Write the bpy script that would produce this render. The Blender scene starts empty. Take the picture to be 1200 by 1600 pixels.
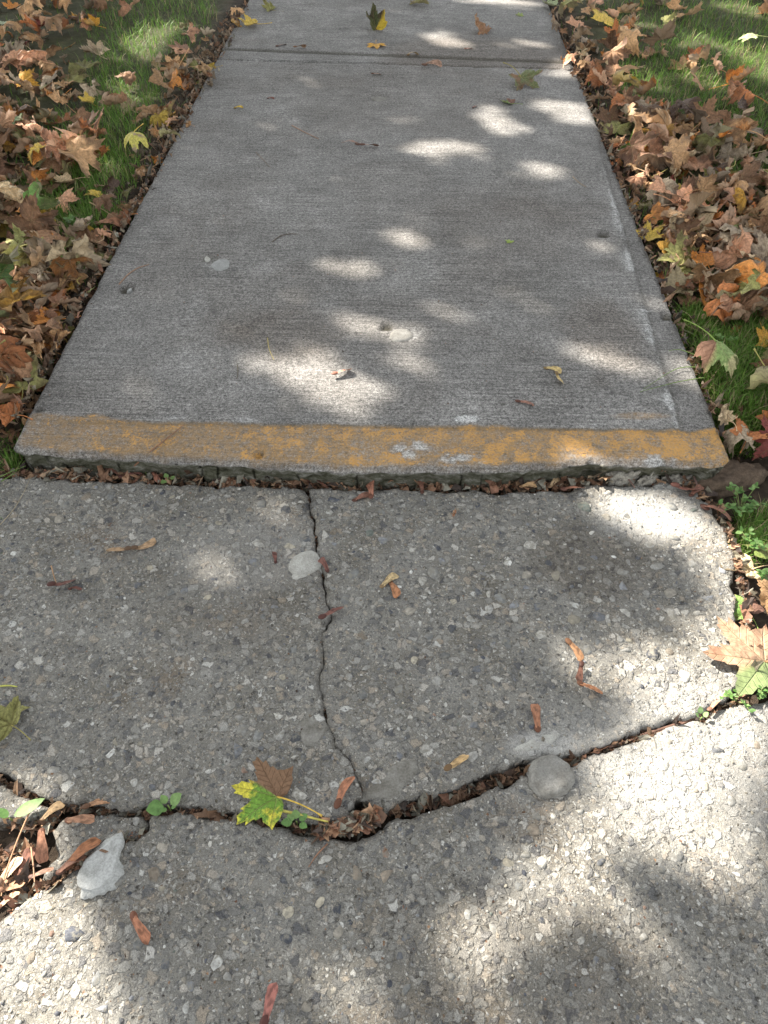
import bpy, math, random
import numpy as np
from mathutils import Vector, Matrix, kdtree, Euler
random.seed(11); RNG = np.random.default_rng(11)
R = math.radians
sc = bpy.context.scene
COL = sc.collection

# ------------------------------------------------------------------ camera, sky, sun, exposure
CAM_H, PITCH, FPX = 1.065, 46.8, 1200.0
cd = bpy.data.cameras.new('camera'); cam = bpy.data.objects.new('camera', cd); COL.objects.link(cam)
cd.sensor_fit = 'VERTICAL'; cd.sensor_height = 24.0; cd.lens = 24.0 * FPX / 1600.0
cd.clip_start = 0.02; cd.clip_end = 500
cam.location = (0, 0, CAM_H); cam.rotation_euler = (R(90 - PITCH), 0, 0)
sc.camera = cam

SUN_DIR = Vector((-0.60, 0.42, 0.72)).normalized()          # towards the sun
w = bpy.data.worlds.new('World'); sc.world = w; w.use_nodes = True
nt = w.node_tree; bg = nt.nodes['Background']
sky = nt.nodes.new('ShaderNodeTexSky'); sky.sky_type = 'NISHITA'; sky.sun_disc = False
sky.sun_elevation = math.asin(SUN_DIR.z); sky.sun_rotation = math.atan2(SUN_DIR.x, SUN_DIR.y)
hs = nt.nodes.new('ShaderNodeHueSaturation'); hs.inputs['Saturation'].default_value = 0.22      # broken white cloud: a paler sky
nt.links.new(sky.outputs[0], hs.inputs['Color'])
wm = nt.nodes.new('ShaderNodeMix'); wm.data_type = 'RGBA'; wm.blend_type = 'MULTIPLY'; wm.inputs[0].default_value = 1.0; wm.inputs[7].default_value = (1.0, 1.0, .975, 1)
nt.links.new(hs.outputs[0], wm.inputs[6]); nt.links.new(wm.outputs[2], bg.inputs[0]); bg.inputs[1].default_value = 0.098
sl = bpy.data.lights.new('sun', 'SUN'); sun = bpy.data.objects.new('sun', sl); COL.objects.link(sun)
sl.energy = 5.0; sl.angle = R(0.53); sl.color = (1.0, 0.94, 0.85)
sun.rotation_euler = SUN_DIR.to_track_quat('Z', 'Y').to_euler()
sun.location = (-6, 5, 9)
sc.view_settings.view_transform = 'Standard'; sc.view_settings.look = 'None'
sc.view_settings.gamma = 1.0; sc.view_settings.use_curve_mapping = False
sc.view_settings.exposure = 2.05

# ------------------------------------------------------------------ survey helpers
SP, CP = math.sin(R(PITCH)), math.cos(R(PITCH))
def G(px, py, z=0.0):
    """ground point (metres) at height z for a surveyed mark"""
    u = (px - 600) / FPX; v = (py - 800) / FPX
    dx, dy, dz = u, CP - v * SP, -SP - v * CP
    t = (CAM_H - z) / -dz
    return (dx * t, dy * t)
def inv(x, y, z=0.0):
    """the survey mark of a point"""
    zz = y * CP + (CAM_H - z) * SP
    v = ((CAM_H - z) * CP - y * SP) / zz
    return 600 + FPX * x / zz, 800 + FPX * v
def Gs(pts, z=0.0): return np.array([G(a, b, z) for a, b in pts])

_T = np.random.default_rng(5).random((8, 256, 256)).astype(np.float32)
def vn(x, y, s=0):
    t = _T[s % 8]; x = np.asarray(x, float) + 37.3 * s; y = np.asarray(y, float) + 91.7 * s
    xi = np.floor(x).astype(int); yi = np.floor(y).astype(int)
    fx = x - xi; fy = y - yi; fx = fx * fx * (3 - 2 * fx); fy = fy * fy * (3 - 2 * fy)
    a = t[xi & 255, yi & 255]; b = t[(xi + 1) & 255, yi & 255]; c = t[xi & 255, (yi + 1) & 255]; d = t[(xi + 1) & 255, (yi + 1) & 255]
    return (a * (1 - fx) + b * fx) * (1 - fy) + (c * (1 - fx) + d * fx) * fy
def fbm(x, y, s=0, o=4):
    v = 0; a = 0.5; t = 0
    for i in range(o):
        v = v + a * vn(x * 2 ** i, y * 2 ** i, s + i); t += a; a *= 0.5
    return v / t
def sstep(a, b, x):
    t = np.clip((x - a) / (b - a), 0, 1); return t * t * (3 - 2 * t)

def mesh_np(name, co, tris=None, quads=None, smooth=True):
    """fast mesh from arrays"""
    me = bpy.data.meshes.new(name)
    co = np.asarray(co, np.float32); me.vertices.add(len(co)); me.vertices.foreach_set('co', co.ravel())
    loops, starts = [], []; n = 0
    for f, k in ((tris, 3), (quads, 4)):
        if f is not None and len(f):
            f = np.asarray(f, np.int32); loops.append(f.ravel()); starts.append(n + np.arange(len(f)) * k); n += len(f) * k
    loops = np.concatenate(loops); starts = np.concatenate(starts).astype(np.int32)
    me.loops.add(len(loops)); me.loops.foreach_set('vertex_index', loops.astype(np.int32))
    me.polygons.add(len(starts)); me.polygons.foreach_set('loop_start', starts)
    me.update(calc_edges=True)
    me.polygons.foreach_set('use_smooth', np.full(len(starts), smooth, bool))
    return me
def fattr(me, name, arr):
    a = me.attributes.new(name, 'FLOAT', 'POINT'); a.data.foreach_set('value', np.asarray(arr, np.float32))
def cattr(me, name, arr):
    a = me.attributes.new(name, 'FLOAT_COLOR', 'POINT')
    arr = np.asarray(arr, np.float32)
    if arr.shape[1] == 3: arr = np.concatenate([arr, np.ones((len(arr), 1), np.float32)], 1)
    a.data.foreach_set('color', arr.ravel())
def obj(name, me, m=None, parent=None):
    o = bpy.data.objects.new(name, me); COL.objects.link(o)
    if m is not None and me is not None and not me.materials: me.materials.append(m)
    if parent is not None: o.parent = parent
    return o
def tag(o, label=None, cat=None, group=None, kind=None):
    if label: o['label'] = label
    if cat: o['category'] = cat
    if group: o['group'] = group
    if kind: o['kind'] = kind
    return o

# ------------------------------------------------------------------ materials
class NB:
    def __init__(s, name):
        s.m = bpy.data.materials.new(name); s.m.use_nodes = True; s.t = s.m.node_tree
        s.b = s.t.nodes['Principled BSDF']; s.out = s.t.nodes['Material Output']
        s.b.inputs['Specular IOR Level'].default_value = 0.25
    def n(s, typ, ins=None, **kw):
        nd = s.t.nodes.new('ShaderNode' + typ)
        for k, v in kw.items(): setattr(nd, k, v)
        for k, v in (ins or {}).items(): s.set(nd.inputs[k], v)
        return nd
    def set(s, sock, v):
        if isinstance(v, bpy.types.NodeSocket): s.t.links.new(v, sock)
        elif isinstance(v, bpy.types.Node): s.t.links.new(v.outputs[0], sock)
        else: sock.default_value = v
    def math(s, op, a, b=0.0, c=0.0, clamp=False):
        nd = s.n('Math', operation=op, use_clamp=clamp); s.set(nd.inputs[0], a); s.set(nd.inputs[1], b); s.set(nd.inputs[2], c); return nd.outputs[0]
    def mix(s, f, a, b, mode='MIX'):
        nd = s.t.nodes.new('ShaderNodeMix'); nd.data_type = 'RGBA'; nd.blend_type = mode
        s.set(nd.inputs[0], f); s.set(nd.inputs[6], a); s.set(nd.inputs[7], b); return nd.outputs[2]
    def rng(s, v, a, b, c=0.0, d=1.0):
        nd = s.n('MapRange', {'Value': v, 'From Min': a, 'From Max': b, 'To Min': c, 'To Max': d}); return nd.outputs[0]
    def noise(s, sc_, vec=None, det=3.0, rough=0.55, off=0):
        nd = s.n('TexNoise', {'Scale': sc_, 'Detail': det, 'Roughness': rough})
        if vec is not None: s.set(nd.inputs['Vector'], vec)
        return nd
    def pos(s): return s.n('NewGeometry').outputs['Position']
    def scaled(s, vec, v3, loc=(0, 0, 0)):
        nd = s.n('Mapping', {'Vector': vec, 'Scale': v3, 'Location': loc}); return nd.outputs[0]
    def ramp(s, f, stops):
        nd = s.n('ValToRGB', {'Fac': f}); cr = nd.color_ramp
        while len(cr.elements) < len(stops): cr.elements.new(0.5)
        for e, (p, c) in zip(cr.elements, stops): e.position = p; e.color = (*c, 1)
        return nd.outputs[0]
    def attr(s, nm): return s.n('Attribute', attribute_name=nm)
    def bump(s, h, st, dist, normal=None):
        nd = s.n('Bump', {'Height': h, 'Strength': st, 'Distance': dist})
        if normal is not None: s.set(nd.inputs['Normal'], normal)
        return nd.outputs[0]

def g3(v, w=0.0): return (v * (1 + w), v, v * (1 - w * 1.6), 1)

def mat_aggregate():
    b = NB('exposed_aggregate_concrete'); P = b.pos()
    base = b.ramp(b.noise(9, P, 5, .6), [(0.3, (0.128, 0.116, 0.094)), (0.5, (0.178, 0.168, 0.146)), (0.72, (0.228, 0.220, 0.198))])
    brown = b.rng(b.noise(5.5, b.scaled(P, (1, 1, 1), (3, 1, 0)), 4, .6), .55, .75)
    base = b.mix(b.math('MULTIPLY', brown, .7), base, (0.150, 0.110, 0.072, 1))
    # sand grains, grit, small stones at three sizes
    wob = b.noise(60, P, 2); wp = b.n('VectorMath', operation='MULTIPLY_ADD'); b.set(wp.inputs[0], wob.outputs[1]); wp.inputs[1].default_value = (.014, .014, .014); b.set(wp.inputs[2], P)
    hgt = None; col = base
    for scl, lo, dens in ((330, .70, .55), (150, .72, .34), (76, .72, .32)):
        v = b.n('TexVoronoi', {'Scale': float(scl), 'Vector': wp.outputs[0], 'Randomness': 1.0})
        e = b.n('TexVoronoi', {'Scale': float(scl), 'Vector': wp.outputs[0], 'Randomness': 1.0}, feature='DISTANCE_TO_EDGE')
        sep = b.n('SeparateColor', {'Color': v.outputs['Color']})
        on = b.math('LESS_THAN', sep.outputs[0], dens)
        face = b.rng(e.outputs['Distance'], 0.03, 0.14)
        m = b.math('MULTIPLY', on, face)
        rim = b.math('MULTIPLY', on, b.rng(e.outputs['Distance'], 0.07, 0.0)); col = b.mix(b.math('MULTIPLY', rim, .22), col, (0.062, 0.05, 0.036, 1))  # dark rims: crevice dirt, with cavity shade put into the colour
        sc_ = b.ramp(sep.outputs[1], [(0.0, (0.06, 0.062, 0.07)), (0.25, (0.15, 0.145, 0.135)), (0.55, (0.24, 0.23, 0.205)), (0.75, (0.34, 0.33, 0.30)), (0.9, (0.30, 0.25, 0.19)), (1.0, (0.55, 0.54, 0.5))])
        col = b.mix(b.math('MULTIPLY', m, lo), col, sc_)
        h = b.math('MULTIPLY', m, 1.0 / scl * 60)
        hgt = h if hgt is None else b.math('ADD', hgt, h)
    fine = b.noise(700, P, 2, .7); hgt = b.math('ADD', hgt, b.math('MULTIPLY', fine, .35))
    rough_n = b.noise(55, P, 5, .7); hgt = b.math('ADD', hgt, b.math('MULTIPLY', rough_n, 1.6))
    pit = b.rng(b.noise(105, b.scaled(P, (1, 1, 1), (9, 4, 2)), 3, .7), .385, .30)
    col = b.mix(b.math('MULTIPLY', pit, .75), col, (0.045, 0.038, 0.03, 1))
    hgt = b.math('SUBTRACT', hgt, b.math('MULTIPLY', pit, 1.2))
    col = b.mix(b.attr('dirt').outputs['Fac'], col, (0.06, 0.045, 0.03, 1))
    col = b.mix(b.attr('pale').outputs['Fac'], col, (0.42, 0.41, 0.385, 1))
    grain = b.rng(fine, .3, .7, .62, 1.42)
    col = b.mix(1.0, col, b.n('CombineColor', {0: grain, 1: grain, 2: grain}).outputs[0], 'MULTIPLY')
    b.set(b.b.inputs['Base Color'], col); b.b.inputs['Roughness'].default_value = .9
    b.set(b.b.inputs['Normal'], b.bump(hgt, .9, .0023))
    return b.m

def mat_pebble(per_object):
    b = NB('pebble_stone_single' if per_object else 'pebble_stone'); P = b.pos()
    c = b.n('ObjectInfo').outputs['Color'] if per_object else b.attr('col').outputs['Color']
    n1 = b.noise(160, P, 4, .6)
    v = b.rng(n1, .3, .7, .60, 1.35)
    c = b.mix(1.0, c, b.n('CombineColor', {0: v, 1: v, 2: v}).outputs[0], 'MULTIPLY')
    film = b.rng(b.noise(95, b.scaled(P, (1, 1, 1), (2, 7, 1)), 5, .75), .49, .60, 0, .85)
    c = b.mix(film, c, (0.21, 0.195, 0.16, 1))
    b.set(b.b.inputs['Base Color'], c); b.b.inputs['Roughness'].default_value = .72
    b.set(b.b.inputs['Normal'], b.bump(b.noise(300, P, 4, .75), .8, .002))
    return b.m

def mat_broom():
    b = NB('broomed_concrete'); P = b.pos()
    rot = b.n('Mapping', {'Vector': P, 'Rotation': (0, 0, R(2.1))}).outputs[0]
    base = b.ramp(b.noise(4.5, P, 6, .62), [(0.28, (0.135, 0.128, 0.118)), (0.5, (0.176, 0.168, 0.157)), (0.72, (0.225, 0.216, 0.203))])
    bl = b.rng(b.noise(14, b.scaled(P, (1, 1, 1), (3, 8, 1)), 4, .6), .35, .7, .88, 1.14)
    base = b.mix(1.0, base, b.n('CombineColor', {0: bl, 1: bl, 2: bl}).outputs[0], 'MULTIPLY')
    st = b.math('MULTIPLY', b.attr('stain').outputs['Fac'], 1.0)
    base = b.mix(st, base, (0.095, 0.075, 0.058, 1))
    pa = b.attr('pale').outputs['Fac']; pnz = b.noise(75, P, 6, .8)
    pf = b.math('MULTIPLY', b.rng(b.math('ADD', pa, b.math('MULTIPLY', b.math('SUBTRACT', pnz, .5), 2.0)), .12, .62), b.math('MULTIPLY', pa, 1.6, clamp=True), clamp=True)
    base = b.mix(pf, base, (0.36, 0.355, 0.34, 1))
    # broom strokes run across the walk
    br = b.noise(1.0, b.scaled(rot, (5, 190, 20)), 3, .7)
    br2 = b.noise(1.0, b.scaled(rot, (22, 620, 20), (3, 3, 3)), 2, .7)
    brm = b.rng(b.noise(3.2, P, 3), .35, .55, .35, 1.0)
    brv = b.math('MULTIPLY', b.math('SUBTRACT', b.math('ADD', br, b.math('MULTIPLY', br2, .6)), .8), brm)
    k = b.math('ADD', b.math('MULTIPLY', brv, 1.7), 1.0)
    grit = b.noise(330, P, 4, .85); k = b.math('MULTIPLY', k, b.rng(grit, .38, .62, .48, 1.60))
    g2_ = b.noise(150, b.scaled(P, (1, 1, 1), (4, 2, 7)), 5, .85); k = b.math('MULTIPLY', k, b.rng(g2_, .40, .60, .58, 1.46))
    base = b.mix(1.0, base, b.n('CombineColor', {0: k, 1: k, 2: k}).outputs[0], 'MULTIPLY')
    v = b.n('TexVoronoi', {'Scale': 190.0, 'Vector': P}); sep = b.n('SeparateColor', {'Color': v.outputs['Color']})
    wobble = b.math('ADD', v.outputs['Distance'], b.math('MULTIPLY', grit, .3))
    dot = b.math('MULTIPLY', b.math('GREATER_THAN', sep.outputs[0], .90), b.rng(wobble, .62, .35))
    base = b.mix(b.math('MULTIPLY', dot, b.math('MULTIPLY', sep.outputs[1], .6)), base, (0.42, 0.41, 0.38, 1))
    dk = b.math('MULTIPLY', b.math('LESS_THAN', sep.outputs[0], .035), b.rng(wobble, .50, .32))
    base = b.mix(b.math('MULTIPLY', dk, .9), base, (0.025, 0.022, 0.02, 1))
    base = b.mix(b.attr('dirt').outputs['Fac'], base, (0.055, 0.05, 0.035, 1))
    # worn kerb paint
    pm = b.attr('paint').outputs['Fac']
    pn = b.noise(26, P, 8, .72); pn2 = b.noise(210, P, 4, .8)
    th = b.math('ADD', b.math('MULTIPLY', pn, 1.0), b.math('MULTIPLY', pn2, .55))
    gain = b.math('SUBTRACT', b.math('ADD', th, b.math('MULTIPLY', pm, .36)), 1.112)
    cover = b.math('MULTIPLY', b.rng(gain, -.03, .075), b.math('GREATER_THAN', pm, .02))
    ghost = b.math('MULTIPLY', b.rng(b.noise(90, P, 6, .8), .40, .60, .22, .85), b.math('MULTIPLY', pm, 1.1, clamp=True))
    base = b.mix(ghost, base, (0.36, 0.215, 0.080, 1))
    thin = b.rng(pn2, .34, .6, .25, 1.0)
    ycol = b.mix(b.noise(40, P, 4), (0.45, 0.23, 0.06, 1), (0.64, 0.36, 0.11, 1))
    base = b.mix(b.math('MULTIPLY', cover, thin), base, ycol)
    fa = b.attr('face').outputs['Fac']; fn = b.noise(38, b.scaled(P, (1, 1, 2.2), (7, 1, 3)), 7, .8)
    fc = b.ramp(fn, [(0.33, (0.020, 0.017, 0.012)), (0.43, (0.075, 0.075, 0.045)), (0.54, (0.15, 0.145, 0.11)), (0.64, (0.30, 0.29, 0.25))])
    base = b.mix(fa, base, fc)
    b.set(b.b.inputs['Base Color'], base); b.b.inputs['Roughness'].default_value = .88
    h = b.math('ADD', b.math('MULTIPLY', brv, 1.3), b.math('ADD', b.math('MULTIPLY', grit, 1.1), b.math('MULTIPLY', g2_, 1.2)))
    h = b.math('ADD', h, b.math('MULTIPLY', cover, .25))
    h = b.math('SUBTRACT', h, b.math('MULTIPLY', dk, 1.5)); h = b.math('ADD', h, b.math('MULTIPLY', b.math('MULTIPLY', fa, fn), 7.0))
    b.set(b.b.inputs['Normal'], b.bump(h, .9, .0018))
    return b.m

def mat_rock(name, c1, c2, scale=60, rough=.85, bs=.7):
    b = NB(name); P = b.pos()
    n = b.noise(scale, P, 6, .7); n2 = b.noise(scale * 9, P, 3, .7)
    c = b.mix(b.rng(n, .35, .65), (*c1, 1), (*c2, 1))
    k = b.rng(n2, .3, .7, .75, 1.25)
    c = b.mix(1.0, c, b.n('CombineColor', {0: k, 1: k, 2: k}).outputs[0], 'MULTIPLY')
    b.set(b.b.inputs['Base Color'], c); b.b.inputs['Roughness'].default_value = rough
    b.set(b.b.inputs['Normal'], b.bump(b.math('ADD', n, b.math('MULTIPLY', n2, .4)), bs, .003))
    return b.m

def mat_ground():
    b = NB('soil'); P = b.pos()
    c = b.ramp(b.noise(30, P, 6, .7), [(0.3, (0.022, 0.016, 0.011)), (0.5, (0.05, 0.036, 0.024)), (0.7, (0.10, 0.072, 0.048))])
    lawn = b.attr('lawn').outputs['Fac']
    gcol = b.ramp(b.noise(9, P, 6, .75), [(0.3, (0.028, 0.045, 0.012)), (0.55, (0.06, 0.09, 0.022)), (0.75, (0.12, 0.105, 0.05))])
    c = b.mix(lawn, c, gcol)
    b.set(b.b.inputs['Base Color'], c); b.b.inputs['Roughness'].default_value = .95
    b.set(b.b.inputs['Normal'], b.bump(b.noise(120, P, 6, .75), 1.0, .008))
    return b.m

LOBE = 50.0
def leaf_nodes(b, c1, c2, mott, seedw):
    """colour and relief of a maple leaf from its flat coordinates"""
    uv = b.n('UVMap', uv_map='flat').outputs[0]
    s = b.n('SeparateXYZ', {0: b.n('VectorMath', {0: uv, 1: (0.5, 0.5, 0)}, operation='SUBTRACT').outputs[0]})
    x, y = s.outputs[0], s.outputs[1]
    r = b.math('MULTIPLY', b.math('SQRT', b.math('ADD', b.math('MULTIPLY', x, x), b.math('MULTIPLY', y, y))), 2.0)
    th = b.math('MULTIPLY', b.math('ARCTAN2', x, y), 180 / math.pi)
    d = b.math('SUBTRACT', b.math('ABSOLUTE', b.math('SUBTRACT', b.math('FLOORED_MODULO', b.math('ADD', th, LOBE / 2), LOBE), LOBE / 2)), 0)
    dr = b.math('MULTIPLY', d, math.pi / 180)
    bb = b.math('MULTIPLY', r, b.math('SINE', dr)); aa = b.math('MULTIPLY', r, b.math('COSINE', dr))
    wid = b.math('ADD', .008, b.math('MULTIPLY', b.math('SUBTRACT', 1.0, r), .012))
    vein = b.math('SUBTRACT', 1.0, b.math('DIVIDE', bb, wid), clamp=True)
    ph = b.math('FLOORED_MODULO', b.math('SUBTRACT', aa, b.math('MULTIPLY', bb, .9)), .13)
    sv = b.math('SUBTRACT', 1.0, b.math('DIVIDE', b.math('ABSOLUTE', b.math('SUBTRACT', ph, .065)), .011), clamp=True)
    vv = b.math('MAXIMUM', vein, b.math('MULTIPLY', sv, .6))
    nz = b.n('TexNoise', {'Scale': 3.2, 'Detail': 5.0, 'Roughness': .62, 'Vector': uv, 'W': seedw}, noise_dimensions='4D')
    nf = b.n('TexNoise', {'Scale': 26.0, 'Detail': 4.0, 'Roughness': .7, 'Vector': uv, 'W': seedw}, noise_dimensions='4D')
    f = b.math('ADD', nz.outputs[0], b.math('MULTIPLY', b.math('SUBTRACT', r, .5), .22))
    f = b.math('ADD', f, b.math('MULTIPLY', b.math('SUBTRACT', nf.outputs[0], .5), .25))
    f = b.math('ADD', f, b.math('SUBTRACT', mott, .5))
    fm = b.rng(f, .5, .60)
    c = b.mix(fm, c1, c2)
    k = b.rng(nf.outputs[0], .34, .66, .58, 1.38)
    c = b.mix(1.0, c, b.n('CombineColor', {0: k, 1: k, 2: k}).outputs[0], 'MULTIPLY')
    lightv = b.mix(.55, c, (0.55, 0.42, 0.22, 1))
    c = b.mix(b.math('MULTIPLY', vv, .55), c, lightv)
    h = b.math('SUBTRACT', b.math('MULTIPLY', nf.outputs[0], .5), b.math('MULTIPLY', vv, .6))
    return c, h, fm, r, th, nf
def leaf_finish(b, c, h):
    geo = b.n('NewGeometry')
    c = b.mix(b.math('MULTIPLY', geo.outputs['Backfacing'], .35), c, (0.42, 0.34, 0.24, 1))
    b.set(b.b.inputs['Base Color'], c); b.b.inputs['Roughness'].default_value = .62; b.b.inputs['Specular IOR Level'].default_value = .3
    nrm = b.bump(h, .9, .003); b.set(b.b.inputs['Normal'], nrm)
    tr = b.n('BsdfTranslucent', {'Color': c, 'Normal': nrm}); mx = b.n('MixShader', {0: .15, 1: b.b.outputs[0], 2: tr.outputs[0]})
    b.t.links.new(mx.outputs[0], b.out.inputs[0])
def mat_leaf():
    b = NB('dry_maple_leaf'); oi = b.n('ObjectInfo')
    hsv = b.n('HueSaturation', {'Hue': .5, 'Saturation': .95, 'Value': .58, 'Color': oi.outputs['Color']}).outputs[0]
    c2 = b.mix(.35, hsv, (0.10, 0.045, 0.022, 1))
    c, h, *_ = leaf_nodes(b, oi.outputs['Color'], c2, oi.outputs['Alpha'], b.math('MULTIPLY', oi.outputs['Random'], 90.0))
    leaf_finish(b, c, h); return b.m
def mat_leaf_special(name, cols, mott=.5, w=1.0, split=None):
    b = NB(name)
    c, h, fm, r, th, nf = leaf_nodes(b, (*cols[0], 1), (*cols[1], 1), mott, w)
    if len(cols) > 2:
        uv = b.n('UVMap', uv_map='flat').outputs[0]
        n3 = b.n('TexNoise', {'Scale': 2.3, 'Detail': 4.0, 'Vector': uv, 'W': w + 33}, noise_dimensions='4D').outputs[0]
        if split:   # a withered side: everything beyond an angle
            t2 = b.math('ADD', th, b.math('MULTIPLY', b.math('SUBTRACT', n3, .5), 60.0))
            f3 = b.rng(t2, split[0], split[1])
        else: f3 = b.rng(n3, .53, .60)
        k = b.rng(nf.outputs[0], .3, .7, .7, 1.3)
        c3 = b.mix(1.0, (*cols[2], 1), b.n('CombineColor', {0: k, 1: k, 2: k}).outputs[0], 'MULTIPLY')
        c = b.mix(f3, c, c3)
    leaf_finish(b, c, h); return b.m
def mat_litter():
    b = NB('leaf_litter'); c = b.attr('col').outputs['Color']; P = b.pos()
    n = b.noise(90, P, 5, .7); k = b.rng(n, .3, .7, .55, 1.4)
    c = b.mix(1.0, c, b.n('CombineColor', {0: k, 1: k, 2: k}).outputs[0], 'MULTIPLY')
    leaf_finish(b, c, n); return b.m
def mat_mass():
    b = NB('buried_maple_leaf'); c1 = b.attr('col').outputs['Color']
    c2 = b.mix(.35, b.n('HueSaturation', {'Saturation': .9, 'Value': .5, 'Color': c1}).outputs[0], (0.10, 0.045, 0.022, 1))
    c, h, *_ = leaf_nodes(b, c1, c2, .5, b.attr('seed').outputs['Fac']); leaf_finish(b, c, h); return b.m
def mat_seed():
    b = NB('maple_seed_wing'); oi = b.n('ObjectInfo'); uv = b.n('UVMap', uv_map='flat').outputs[0]
    n = b.n('TexNoise', {'Scale': 5.0, 'Detail': 4.0, 'Vector': uv, 'W': b.math('MULTIPLY', oi.outputs['Random'], 50.0)}, noise_dimensions='4D').outputs[0]
    st = b.noise(1.0, b.scaled(uv, (9, 60, 1)), 4, .8)
    c = b.mix(b.rng(n, .42, .62), oi.outputs['Color'], b.n('HueSaturation', {'Value': .45, 'Color': oi.outputs['Color']}).outputs[0])
    k = b.rng(st, .36, .64, .55, 1.3); c = b.mix(1.0, c, b.n('CombineColor', {0: k, 1: k, 2: k}).outputs[0], 'MULTIPLY')
    b.set(b.b.inputs['Base Color'], c); b.b.inputs['Roughness'].default_value = .55
    b.set(b.b.inputs['Normal'], b.bump(st, .6, .001)); return b.m
def mat_simple(name, c, rough=.7, tr=0.0, objcol=False):
    b = NB(name); P = b.pos(); src = b.n('ObjectInfo').outputs['Color'] if objcol else (*c, 1)
    k = b.rng(b.noise(120, P, 4, .7), .3, .7, .65, 1.3)
    cc = b.mix(1.0, src, b.n('CombineColor', {0: k, 1: k, 2: k}).outputs[0], 'MULTIPLY')
    b.set(b.b.inputs['Base Color'], cc); b.b.inputs['Roughness'].default_value = rough
    if tr:
        t = b.n('BsdfTranslucent', {'Color': cc}); mx = b.n('MixShader', {0: tr, 1: b.b.outputs[0], 2: t.outputs[0]}); b.t.links.new(mx.outputs[0], b.out.inputs[0])
    return b.m
def mat_vcol(name, rough=.6, tr=.3):
    b = NB(name); cc = b.attr('col').outputs['Color']
    b.set(b.b.inputs['Base Color'], cc); b.b.inputs['Roughness'].default_value = rough
    t = b.n('BsdfTranslucent', {'Color': cc}); mx = b.n('MixShader', {0: tr, 1: b.b.outputs[0], 2: t.outputs[0]}); b.t.links.new(mx.outputs[0], b.out.inputs[0])
    return b.m

M_AGG, M_PEB, M_PEB1, M_BROOM = mat_aggregate(), mat_pebble(False), mat_pebble(True), mat_broom()
M_SOIL, M_LEAF, M_LITTER, M_SEED, M_MASS = mat_ground(), mat_leaf(), mat_litter(), mat_seed(), mat_mass()
M_STEM = mat_simple('leaf_stalk', (0.30, 0.17, 0.08), .6, objcol=True)
M_GRASS = mat_vcol('grass_blade', .5, .35)
M_WEED = mat_vcol('weed_leaf', .55, .3)
M_BARK = mat_rock('tree_bark', (0.07, 0.055, 0.045), (0.16, 0.13, 0.10), 20)
M_CROWN = mat_simple('living_maple_leaf', (0.10, 0.13, 0.02), .5, .3)

# ------------------------------------------------------------------ ground
ZR = 0.055                                                    # top of the raised slab above the lower slabs
L0, L1 = np.array(G(22, 665, ZR)), np.array(G(337, 93, ZR))
R0, R1 = np.array(G(1133, 690, ZR)), np.array(G(899, 108, ZR))
def side(p, q, x, y):                                         # signed distance, + to the right of p->q
    d = (q - p) / np.linalg.norm(q - p); return (x - p[0]) * d[1] - (y - p[1]) * d[0]
def gz(x, y):
    x = np.asarray(x, float); y = np.asarray(y, float)
    dl = -side(L0, L1, x, y); dr = side(R0, R1, x, y)           # + outside the walk
    out = np.maximum(dl, dr)
    lawn = 0.026 + 0.016 * (fbm(x * 3, y * 3, 2) - .5) + 0.012 * (fbm(x * 18, y * 18, 4) - .5)
    far = sstep(0.0, 0.05, out) * sstep(1.13, 1.30, y)
    z = -0.030 * (1 - far) + lawn * far
    near_r = sstep(0.02, 0.10, x - np.interp(y, [0.4, .6, .75, 0.95, 1.1, 1.2], [2, .86, .84, 0.86, .82, .82])) * (1 - far)
    z = z + near_r * (0.022 + .012 * (fbm(x * 20, y * 20, 3) - .5)) * sstep(.60, .68, y)
    z = z + 0.005 * (fbm(x * 40, y * 40, 5) - .5) * (1 - far)
    yard = sstep(2.0, 2.5, np.abs(x)) * (1 - far); z = z + yard * .03
    return z
def axis(parts):
    o = []
    for a, b_, s in parts: o.append(np.arange(a, b_, s))
    return np.unique(np.round(np.concatenate(o), 5))
gx = axis([(-120, -20, 8), (-20, -4, .8), (-4, -2.4, .1), (-2.4, 2.4, .014), (2.4, 4, .1), (4, 20, .8), (20, 121, 8)])
gy = axis([(-100, -20, 8), (-20, -2, .8), (-2, .1, .08), (.1, 5.2, .014), (5.2, 8, .1), (8, 20, .8), (20, 161, 8)])
X, Y = np.meshgrid(gx, gy); Z = gz(X, Y)
nx, ny = len(gx), len(gy); idx = np.arange(nx * ny).reshape(ny, nx)
q = np.stack([idx[:-1, :-1], idx[:-1, 1:], idx[1:, 1:], idx[1:, :-1]], -1).reshape(-1, 4)
me = mesh_np('ground', np.stack([X, Y, Z], -1).reshape(-1, 3), quads=q)
dlr = np.maximum(-side(L0, L1, X, Y), side(R0, R1, X, Y))
lw = sstep(.1, .5, dlr) * sstep(4.6, 6.0, Y) + sstep(2.3, 3.0, np.abs(X)); lw = np.clip(lw, 0, 1) + .35 * sstep(.05, .2, dlr) * sstep(1.4, 1.6, Y)
lw = lw + .85 * sstep(1.0, 1.25, X) * (Y < 1.6); fattr(me, 'lawn', np.clip(lw, 0, 1).ravel())
tag(obj('ground', me, M_SOIL), 'dark soil of the lawn and under the slabs', kind='structure')

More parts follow.
